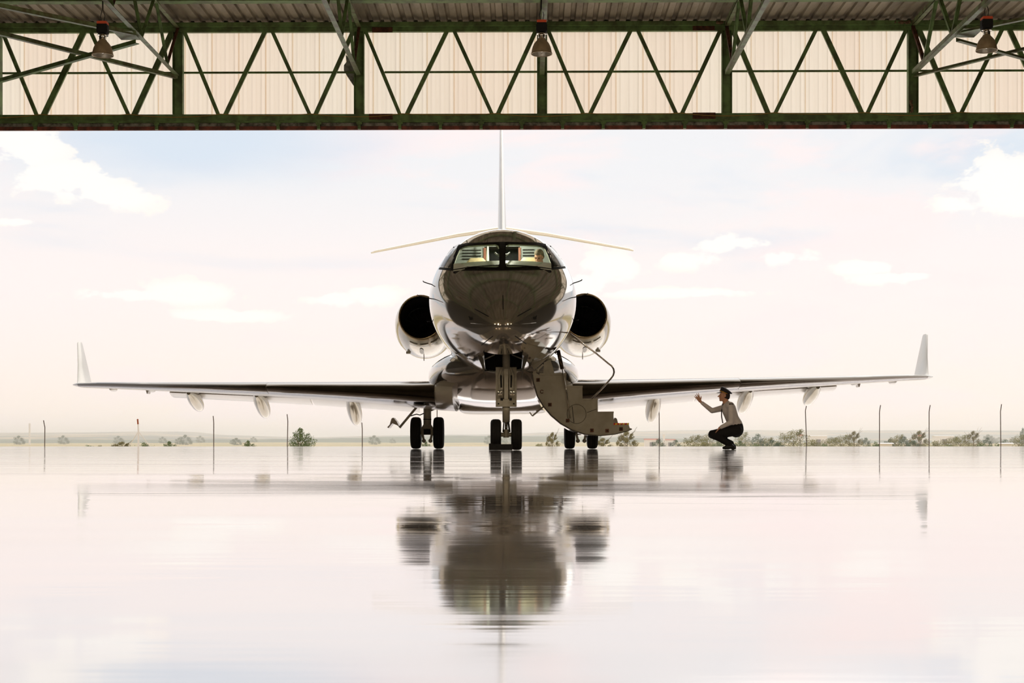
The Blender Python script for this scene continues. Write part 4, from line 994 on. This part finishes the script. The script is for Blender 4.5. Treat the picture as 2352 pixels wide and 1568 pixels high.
for q in (-1, 1):
    hp = mp(860, 965, q*.09); kn = mp(425 if q < 0 else 450, 1035 if q < 0 else 1050, q*.13); an = mp(735 if q < 0 else 790, 1215 if q < 0 else 1200, q*.10)
    toe = mp(690 if q < 0 else 760, 1290, q*.11); legs.append((hp, kn, an, toe))
    g.cone(hp, kn, .085, .056); g.cone(kn, an, .054, .038); g.cone(an, toe+Vector((.01, 0, .012)), .036, .022)
body = g.obj('body', M['skin'], man); remesh(body, .0065, 3)
g = G()      # shirt
g.cone(mp(700, 505), chest, .065, .135); g.cone(chest, belly, .142, .128); g.cone(belly, mp(855, 885), .130, .142)
g.cone(mp(700, 545, .13), mp(745, 555, -.13), .085, .085)
for a, b, c in ((SHf, ELf, WRf), (SHn, ELn, WRn)):
    g.cone(a, b, .068, .052); g.cone(b, b+(c-b)*.86, .052, .036)
sh = g.obj('shirt', M['shirt'], man); remesh(sh, .010, 3)
g = G()      # trousers
g.cone(mp(858, 915), mp(865, 965), .150, .150)
for hp, kn, an, toe in legs:
    g.cone(hp, kn, .108, .072); g.cone(kn, kn+(an-kn)*1.0, .074, .058); g.cone(hp+Vector((.02, 0, -.02)), kn+(hp-kn)*.5+Vector((0, 0, -.03)), .10, .08)
tz = g.obj('trousers', M['trouser'], man); remesh(tz, .011, 3)
for q, (hp, kn, an, toe) in enumerate(legs):
    g = G(); heel = Vector((an.x+.06, an.y, max(.045, an.z-.05) if q == 0 else an.z-.06)); tp = Vector((toe.x-.03, toe.y, .037))
    g.cone(heel, tp, .041, .036, 10); g.cone(tp, tp+Vector((-.035, 0, -.004)), .036, .028, 10); g.cone(heel, an, .040, .042, 10); g.cone(an, tp, .042, .036, 10); g.box(heel.x-.02, heel.x+.035, heel.y-.03, heel.y+.03, max(.0, heel.z-.055), heel.z-.02)
    s_o = g.obj('shoe', M['shoe'], man); remesh(s_o, .008, 2)
g = G(); tpz = [mp(635, 525), mp(622, 600), mp(612, 690), mp(625, 850)]     # tie
g.bar(mp(648, 515), mp(628, 545), .03, .05); 
for a, b, w_ in ((mp(630, 540), mp(606, 640), .05), (mp(606, 640), mp(610, 740), .06), (mp(610, 740), mp(630, 850), .065)): g.bar(a, b, .014, w_, up=(0, 1, 0))
g.obj('necktie', M['tie'], man)
g = G(); e0 = mp(755, 520, -.16); g.box(e0.x-.045, e0.x+.035, e0.y-.05, e0.y+.06, e0.z-.015, e0.z+.008); g.obj('epaulette', M['tie'], man)
g = G(); e0 = mp(720, 525, .15); g.box(e0.x-.045, e0.x+.035, e0.y-.05, e0.y+.06, e0.z-.01, e0.z+.01); g.obj('epaulette', M['tie'], man)
g = G(); g.lathe([(.118, -.012), (.118, .012)], (0, 0, 0), n=20)
# hair and cap
g = G(); c = mp(690, 370); rings = []
g.ball(c, .078, .082, .085, 14, 10); g.ball(mp(715, 400), .045, .07, .05, 12, 8); hr = g.obj('hair', M['hairdark'], man); remesh(hr, .009, 2)
cap = []
def capring(cu, cv, rx, ry, tilt): 
    c = mp(cu, cv); ca, sa = math.cos(R(tilt)), math.sin(R(tilt))
    return [c+Vector((rx*math.cos(a)*ca, ry*math.sin(a), -rx*math.cos(a)*sa)) for a in [2*math.pi*k/28 for k in range(28)]]
g = G(); g.loft([capring(652, 330, .098, .084, 24), capring(664, 305, .099, .086, 24), capring(690, 290, .122, .125, 30), capring(700, 278, .126, .13, 32), capring(700, 262, .09, .09, 34), capring(672, 245, .05, .06, 30), capring(650, 232, .03, .04, 20)])
cp = auto_smooth(g.obj('cap', M['capc'], man), 60)
g = G(); g.loft([capring(654, 328, .1005, .087, 24), capring(658, 318, .1015, .088, 24)], caps=False); g.obj('cap_braid', M['goldtrim'], cp)
g = G(); b0 = mp(590, 318); vis = []
for k in range(9):
    a = R(-62+k*15.5); vis.append((b0.x+.055-.10*math.cos(a), b0.y+.082*math.sin(a), b0.z+.006)); 
vi2 = [(x-.035*math.cos(R(-62+k*15.5)), y, z-.010) for k, (x, y, z) in enumerate(vis)]
g.loft([[a, b, (b[0], b[1], b[2]-.006), (a[0], a[1], a[2]-.006)] for a, b in zip(vis, vi2)]); g.obj('visor', M['shoe'], cp)
g = G(); e0 = mp(605, 275); g.ball((e0.x-.006, e0.y, e0.z), .008, .022, .022, 10, 8); g.obj('cap_badge', M['goldtrim'], cp)
# pilot in the cockpit
DP = 26.75
hx, hz = cx(1237, DP), zz(591, DP)
pil = root('person', 'grey-haired man seated in the cockpit looking down behind the right pane', 'person', (hx-.1, DP, 2.5))
g = G(); fdir = Vector((-.42, -1, -.42)); hc = Vector((hx-.135, DP, hz)); 
Pp = head_geo(g, hc, fdir, (.05, 0, 1), 1.0)
ch = hc+Vector((.02, .08, -.34)); pv = hc+Vector((.02, .10, -.72))
g.cone(hc+Vector((0, .05, -.16)), ch, .05, .12); g.cone(ch, pv, .125, .13)
for q in (-1, 1):
    sh_ = ch+Vector((q*.17, 0, .10)); e_ = ch+Vector((q*.22, -.12, -.18)); w_ = ch+Vector((q*.10, -.36, -.16)); g.cone(sh_, e_, .05, .036); g.cone(e_, w_, .036, .025)
    hand_geo(g, w_, (-q*.2, -1, 0), (0, 0, -1), .95, .4, .05)
    h2 = pv+Vector((q*.09, -.05, 0)); k2 = h2+Vector((q*.04, -.42, .04)); a2 = k2+Vector((0, -.1, -.36)); g.cone(h2, k2, .08, .055); g.cone(k2, a2, .05, .035)
bo = g.obj('body', M['skin'], pil); remesh(bo, .0075, 2)
g = G(); g.cone(hc+Vector((0, .06, -.20)), ch, .07, .14); g.cone(ch, pv, .142, .142)
for q in (-1, 1):
    sh_ = ch+Vector((q*.17, 0, .10)); e_ = ch+Vector((q*.22, -.12, -.18)); w_ = ch+Vector((q*.10, -.36, -.16)); g.cone(ch+Vector((0, 0, .12)), sh_, .07, .065); g.cone(sh_, e_, .065, .05); g.cone(e_, e_+(w_-e_)*.85, .05, .038)
so_ = g.obj('shirt', M['shirt'], pil); remesh(so_, .012, 2)
g = G()
for q in (-1, 1):
    h2 = pv+Vector((q*.09, -.05, 0)); k2 = h2+Vector((q*.04, -.42, .04)); a2 = k2+Vector((0, -.1, -.36)); g.cone(h2, k2, .1, .07); g.cone(k2, k2+(a2-k2)*.9, .066, .052)
g.cone(pv, pv+Vector((0, -.02, .05)), .15, .145)
tz = g.obj('trousers', M['trouser'], pil); remesh(tz, .014, 2)
g = G(); fd = fdir.normalized(); upv = Vector((.05, 0, 1)); upv = (upv-fd*upv.dot(fd)).normalized(); sv = fd.cross(upv)
Q = lambda a, b, d: hc+fd*a+sv*b+upv*d
for a, b, d, r_ in ((-.03, 0, .06, .088), (-.06, 0, .01, .078), (.02, 0, .082, .062), (-.03, .045, .01, .05), (-.03, -.045, .01, .05), (.0, .03, .075, .05), (.0, -.03, .075, .05)): g.ball(Q(a, b, d), r_, n=14, m_=10)
hr = g.obj('hair', M['hairgrey'], pil); remesh(hr, .009, 2)
for q in (-1, 1):
    g = G(); g.ball(Q(.080, q*.031, -.002), .014, .012, .007, 10, 6); g.obj('eye', M['hairdark'], pil, True)
    g = G(); g.tube([Q(.088, q*.014, .020), Q(.088, q*.032, .027), Q(.078, q*.052, .020)], .0055, 6); g.obj('eyebrow', M['hairgrey'], pil)

# ------------------------------------------------------------------ fence posts, mast
def post(px, base_y, top_y, bend, lab, D=None, lean=0):
    D = 72.0 if D is None else D; x = xx(px, D); z0 = -1.02; z1 = zz(top_y, D); k = D/F
    g = G(); zb_ = z1-16*k; g.tube([(x+lean*k, D, z0), (x, D, zb_), (x+bend*k, D, z1)], .022, 8)
    tag(g.obj('fence_post', M['postm']), lab, 'post', 'bent-top fence posts')
post(103, 1025, 965, -3, 'short bent-top fence post at the far left edge', lean=-1)
post(491, 1025, 955, -1.5, 'bent-top fence post between the white mast and the bushy tree')
post(661, 1025, 951, -1.5, 'bent-top fence post just left of the bushy green tree', lean=-2)
post(832, 1025, 970, -1, 'fence post under the innermost flap fairing of the left wing')
post(1004, 1025, 941, 0, 'fence post rising behind the left main gear wheels')
post(1514, 1025, 932, -1, 'straight fence post right of the airstair', lean=1)
post(1850, 1025, 927, 3, 'leaning bent-top fence post under the right wing fairing', lean=4)
post(2020, 1025, 930, 2.5, 'bent-top fence post left of the right winglet')
post(2134, 1025, 930, 2.5, 'bent-top fence post below the right winglet')
post(2298, 1025, 928, 2.5, 'bent-top fence post nearest the right edge', lean=1)
D = 78.0; k = D/F; x = xx(318, D)
ms = root('guyed_mast', 'white guyed mast with rust-red top, left of the jet', 'mast', (x, D, -1.05))
g = G(); g.tube([(x, D, -1.05), (x, D, zz(990, D)), (x-1*k, D, zz(974, D))], [.05, .045, .04], 10); g.obj('pole', M['mast'], ms)
g = G(); g.tube([(x-1*k, D, zz(974, D)), (x-2*k, D, zz(962, D))], .042, 10); g.obj('tip', M['mastred'], ms)
for s_ in (-1, 1):
    g = G(); g.tube([(x, D, zz(990, D)), (x+s_*34*k, D+.3, zz(1026, D)-.3)], .02, 6); g.obj('stay', M['mast'], ms)
D = 900; g = G(); g.tube([(xx(68, D), D, -2), (xx(68, D), D, zz(972, D))], .6, 8); tag(g.obj('radio_tower', M['mast']), 'faint pale tower on the ridge at the far left', 'tower')

# ------------------------------------------------------------------ trees and bushes (shared crown meshes)
def crown(seed, blobs, leaves, leaf, mt, name='crown'):
    leaves = int(leaves*1.5)
    rng_ = random.Random(seed); g = G()
    blobs = blobs+[(b[0]+rng_.uniform(-.6, .6)*b[3], b[1]+rng_.uniform(-.8, .8)*b[3], min(.93, max(.08, b[2]+rng_.uniform(-.6, .6)*b[3])), b[3]*rng_.uniform(.45, .8)) for b in blobs for _ in range(2)]
    for _ in range(leaves):
        bx, by, bz, r_ = rng_.choice(blobs)
        v = Vector((rng_.gauss(0, 1), rng_.gauss(0, 1), rng_.gauss(0, 1))).normalized()*r_*rng_.uniform(.35, 1.0)**.6*rng_.choice((1, 1, 1.12, 1.3))
        c = Vector((bx, by, bz))+v; c.z = max(c.z, .02)
        a = Vector((rng_.gauss(0, 1), rng_.gauss(0, 1), rng_.gauss(0, 1))).normalized()*leaf*rng_.uniform(.6, 1.3); b = a.orthogonal().normalized()*leaf*rng_.uniform(.4, .8)
        g.add([c-a, c-b*.8, c+a, c+b*.8], [(0, 1, 2, 3)])
    me = g.mesh(name); me.materials.append(M[mt]); return me
def trunk(seed, h, spread):
    rng_ = random.Random(seed); g = G(); g.tube([(0, 0, -.25), (.02, 0, h*.25), (0, .01, h*.5)], [.02, .016, .010], 6)
    for k in range(7):
        a = rng_.uniform(0, 6.28); z = h*rng_.uniform(.18, .5); g.tube([(0, 0, z), (spread*.4*math.cos(a), spread*.4*math.sin(a), z+h*.15), (spread*.85*math.cos(a), spread*.85*math.sin(a), z+h*rng_.uniform(.25, .45))], [.008, .005, .003], 5)
    me = g.mesh('trunk'); me.materials.append(M['bark']); return me
rb = random.Random(3)
def blobs_round(n, w_, h): return [(rb.uniform(-w_, w_)*(1-.4*abs(q/n)), rb.uniform(-w_, w_)*.8, h*(.2+.65*q/n), rb.uniform(.12, .2)) for q in range(n)]
KIND = {
 'full': [crown(11, [(0, 0, .85, .13), (-.1, 0, .7, .18), (.12, .05, .66, .17), (-.2, 0, .5, .2), (.2, 0, .45, .22), (0, .1, .4, .25), (-.25, 0, .28, .2), (.3, 0, .25, .22), (0, 0, .2, .22)], 1500, .028, 'leaf_green'), trunk(1, 1, .4)],
 'open': [crown(12, [(0, 0, .86, .1), (-.22, 0, .72, .12), (.2, 0, .76, .1), (-.34, 0, .5, .13), (.32, .1, .5, .14), (0, 0, .6, .13), (.1, 0, .35, .16), (-.15, 0, .3, .16)], 1500, .026, 'leaf_dry'), trunk(2, 1.3, .5)],
 'olive': [crown(13, [(0, 0, .75, .2), (-.3, 0, .6, .22), (.3, 0, .55, .24), (-.45, 0, .35, .22), (.5, 0, .3, .22), (0, 0, .45, .3), (0, 0, .2, .3), (.2, 0, .85, .12)], 1500, .026, 'leaf_olive'), trunk(3, 1, .5)],
 'dark': [crown(14, [(0, 0, .8, .16), (-.2, 0, .6, .2), (.2, 0, .6, .2), (0, 0, .4, .28), (.3, 0, .3, .2), (-.3, 0, .3, .22), (0, 0, .15, .25)], 1300, .026, 'leaf_dark'), trunk(4, 1, .4)],
 'bush': [crown(15, [(0, 0, .5, .4), (-.5, 0, .35, .35), (.5, 0, .4, .38), (-.9, 0, .25, .25), (.9, 0, .25, .28), (.2, 0, .7, .25)], 1300, .04, 'leaf_green'), trunk(5, .6, .4)],
 'scrub': [crown(16, [(0, 0, .5, .4), (-.6, 0, .4, .3), (.6, 0, .4, .34), (.1, 0, .75, .22)], 900, .038, 'leaf_olive'), trunk(6, .6, .4)]}
def tree(kind, px, top_y, D, lab, wide=1.0, name=None, group=None):
    z0 = land(xx(px, D), D); h = zz(top_y, D)-z0; r_ = root(name or ('bush' if kind in ('bush', 'scrub') else 'tree'), lab, 'bush' if kind in ('bush', 'scrub') else 'tree', (xx(px, D), D, z0), group=group)
    r_.rotation_euler = (0, 0, random.uniform(-.4, .4)); r_.scale = (h*wide, h*wide, h)
    for nm, me in zip(('crown', 'trunk'), KIND[kind]):
        o = bpy.data.objects.new(nm, me); C.objects.link(o); o.parent = r_
    return r_
tree('full', 690, 982, 170, 'bushy green tree standing alone left of the left main gear', 1.0)
tree('full', 570, 1011, 150, 'small leafy bush-tree left of the lone bushy tree', 1.0)
tree('full', 389, 1013, 150, 'small green bush right of the white guyed mast', 1.3)
tree('bush', 328, 1014, 160, 'low olive bush directly behind the white guyed mast', .9)
tree('open', 280, 1012, 150, 'sparse dry shrub left of the white guyed mast', 1.6)
tree('bush', 198, 1021, 185, 'low flat bush left of the dry shrub', 1.6)
tree('scrub', 228, 1021, 205, 'tiny scrub patch between the flat bush and the dry shrub', .9)
tree('full', 978, 1013, 190, 'small green bush seen between the left main wheels', 1.0)
tree('open', 1269, 989, 180, 'slender pale tree between the nose wheels and the right main gear', .62)
tree('scrub', 1236, 1017, 210, 'low scrub left of the slender pale tree', 1.3)
tree('open', 1440, 986, 175, 'open-crowned tree just below the airstair tip', .9)
tree('open', 1385, 1003, 190, 'pale shrub between the right main wheel and the open-crowned tree', 1.2)
tree('dark', 1514, 1006, 200, 'dark little shrub at the foot of the straight fence post', 1.0)
tree('dark', 1553, 1008, 220, 'dark green shrub left of the crouching man', 1.0)
belt = [('olive', 1592, 997, 260, 1.0), ('full', 1650, 1012, 240, 1.5), ('olive', 1626, 993, 300, 1.0), ('olive', 1705, 990, 300, .8), ('dark', 1742, 994, 280, .9), ('full', 1700, 1012, 230, 1.4), ('dark', 1775, 1008, 250, 1.2),
        ('olive', 1822, 984, 290, 1.15), ('dark', 1790, 1014, 240, 1.4), ('scrub', 1866, 1007, 260, 1.2), ('bush', 1886, 1017, 240, 1.1), ('olive', 1932, 997, 285, 1.1), ('open', 1962, 987, 290, .8), ('dark', 1990, 1003, 300, .8), ('bush', 2005, 1013, 245, 1.3),
        ('olive', 2062, 996, 290, .85), ('dark', 2078, 1000, 280, .9), ('open', 2112, 986, 295, .9), ('dark', 2100, 1010, 250, 1.3), ('scrub', 2146, 1010, 255, 1.2), ('bush', 2172, 1018, 222, 1.0), ('olive', 2206, 997, 285, 1.1), ('open', 2236, 986, 292, .85), ('dark', 2269, 1002, 300, .8), ('bush', 2286, 1013, 245, 1.3), ('olive', 2340, 996, 285, 1.0), ('dark', 2350, 980, 420, .35)]
belt += [('dark', 1668, 1004, 320, 1.1), ('olive', 1760, 1003, 330, 1.3), ('bush', 1730, 1016, 235, 1.2), ('olive', 1908, 1003, 300, 1.3), ('dark', 2046, 1006, 310, 1.1), ('olive', 2184, 1002, 300, 1.3), ('bush', 2244, 1014, 240, 1.2), ('scrub', 1616, 1012, 250, 1.2), ('dark', 2310, 1007, 300, 1.1)]
nm_ = {'olive': 'olive-coloured round tree', 'full': 'bright green leafy tree', 'dark': 'dark green tree', 'scrub': 'olive scrub bush', 'bush': 'low green bush', 'open': 'bare-branched pale tree'}
ords = ['first', 'second', 'third', 'fourth', 'fifth', 'sixth', 'seventh', 'eighth', 'ninth', 'tenth', 'eleventh', 'twelfth', 'thirteenth', 'fourteenth']
cnt = {}
for kd, px, ty, D, wd in sorted(belt, key=lambda b: b[1]):
    cnt[kd] = cnt.get(kd, 0)+1
    tree(kd, px, ty, D, '%s of the belt right of the airstair, %s such from the left' % (nm_[kd], ords[cnt[kd]-1]), wd, group='tree belt beyond the apron')
# tiny trees on the mid slopes
rt_ = random.Random(21)
for k in range(40):
    px = rt_.uniform(-20, 2370); D = rt_.uniform(950, 1450)
    x = xx(px, D); z0 = land(x, D); h = rt_.uniform(4, 8)
    o = bpy.data.objects.new('distant_tree', KIND['dark'][0]); C.objects.link(o); o.location = (x, D, z0-.5); o.scale = (h*1.3, h, h); tag(o, 'tiny dark tree in the hazy fields %s' % ('left of the jet' if px < 940 else 'behind the landing gear' if px < 1450 else 'right of the airstair'), 'tree', 'far field trees')
# farm buildings
def house(px, D, wpx, ybase, ytop, lab, mt='white', roof='rooftile'):
    k = D/F; x = xx(px, D); w_ = wpx*k; z0 = min(land(x, D), zz(ybase, D))-.3; z1 = zz(ytop, D); zr_ = z1-(z1-zz(ybase, D))*.35
    r_ = root('farm_building', lab, 'building', (x, D, z0))
    g = G(); g.box(x-w_/2, x+w_/2, D, D+w_*.6, z0, zr_); g.obj('wall', M[mt], r_)
    g = G(); g.loft([[(xx_, D-.3, zr_), (xx_, D+w_*.3, z1), (xx_, D+w_*.6+.3, zr_)] for xx_ in (x-w_/2-.3, x+w_/2+.3)]); g.obj('roof', M[roof], r_)
    g = G(); g.box(x-w_*.12, x+w_*.12, D-.05, D, z0, z0+(zr_-z0)*.7); g.obj('doorway', M['postm'], r_)
house(2036, 230, 26, 1024, 1016.5, 'low white shed left of the post below the right winglet', 'white', 'mast')
house(2312, 230, 24, 1024, 1016.5, 'low white shed near the right edge', 'white', 'mast')
house(1838, 700, 12, 1006, 997, 'small white house with red roof above the trees right of the man')
house(2115, 700, 10, 1006, 998, 'small white house with red roof below the right winglet')
house(1496, 800, 30, 1015, 1007, 'long farmhouse with pale red roof left of the straight fence post')
house(1538, 820, 26, 1015, 1008, 'red-roofed farmhouse right of the straight fence post')
house(1880, 760, 40, 1004, 1000, 'long pale barn right of the house beyond the trees', 'white', 'mast')
house(2170, 900, 44, 1004, 1000, 'long pale barn above the belt at the right', 'white', 'mast')
D = 800; g = G(); g.tube([(xx(1525, D), D, 0), (xx(1525, D), D, zz(998, D))], .55, 8); g.tube([(xx(1525, D), D, zz(1001, D)), (xx(1525, D), D, zz(997, D))], .85, 8); tag(g.obj('water_tower', M['white']), 'little white water tower right of the straight fence post', 'tower')
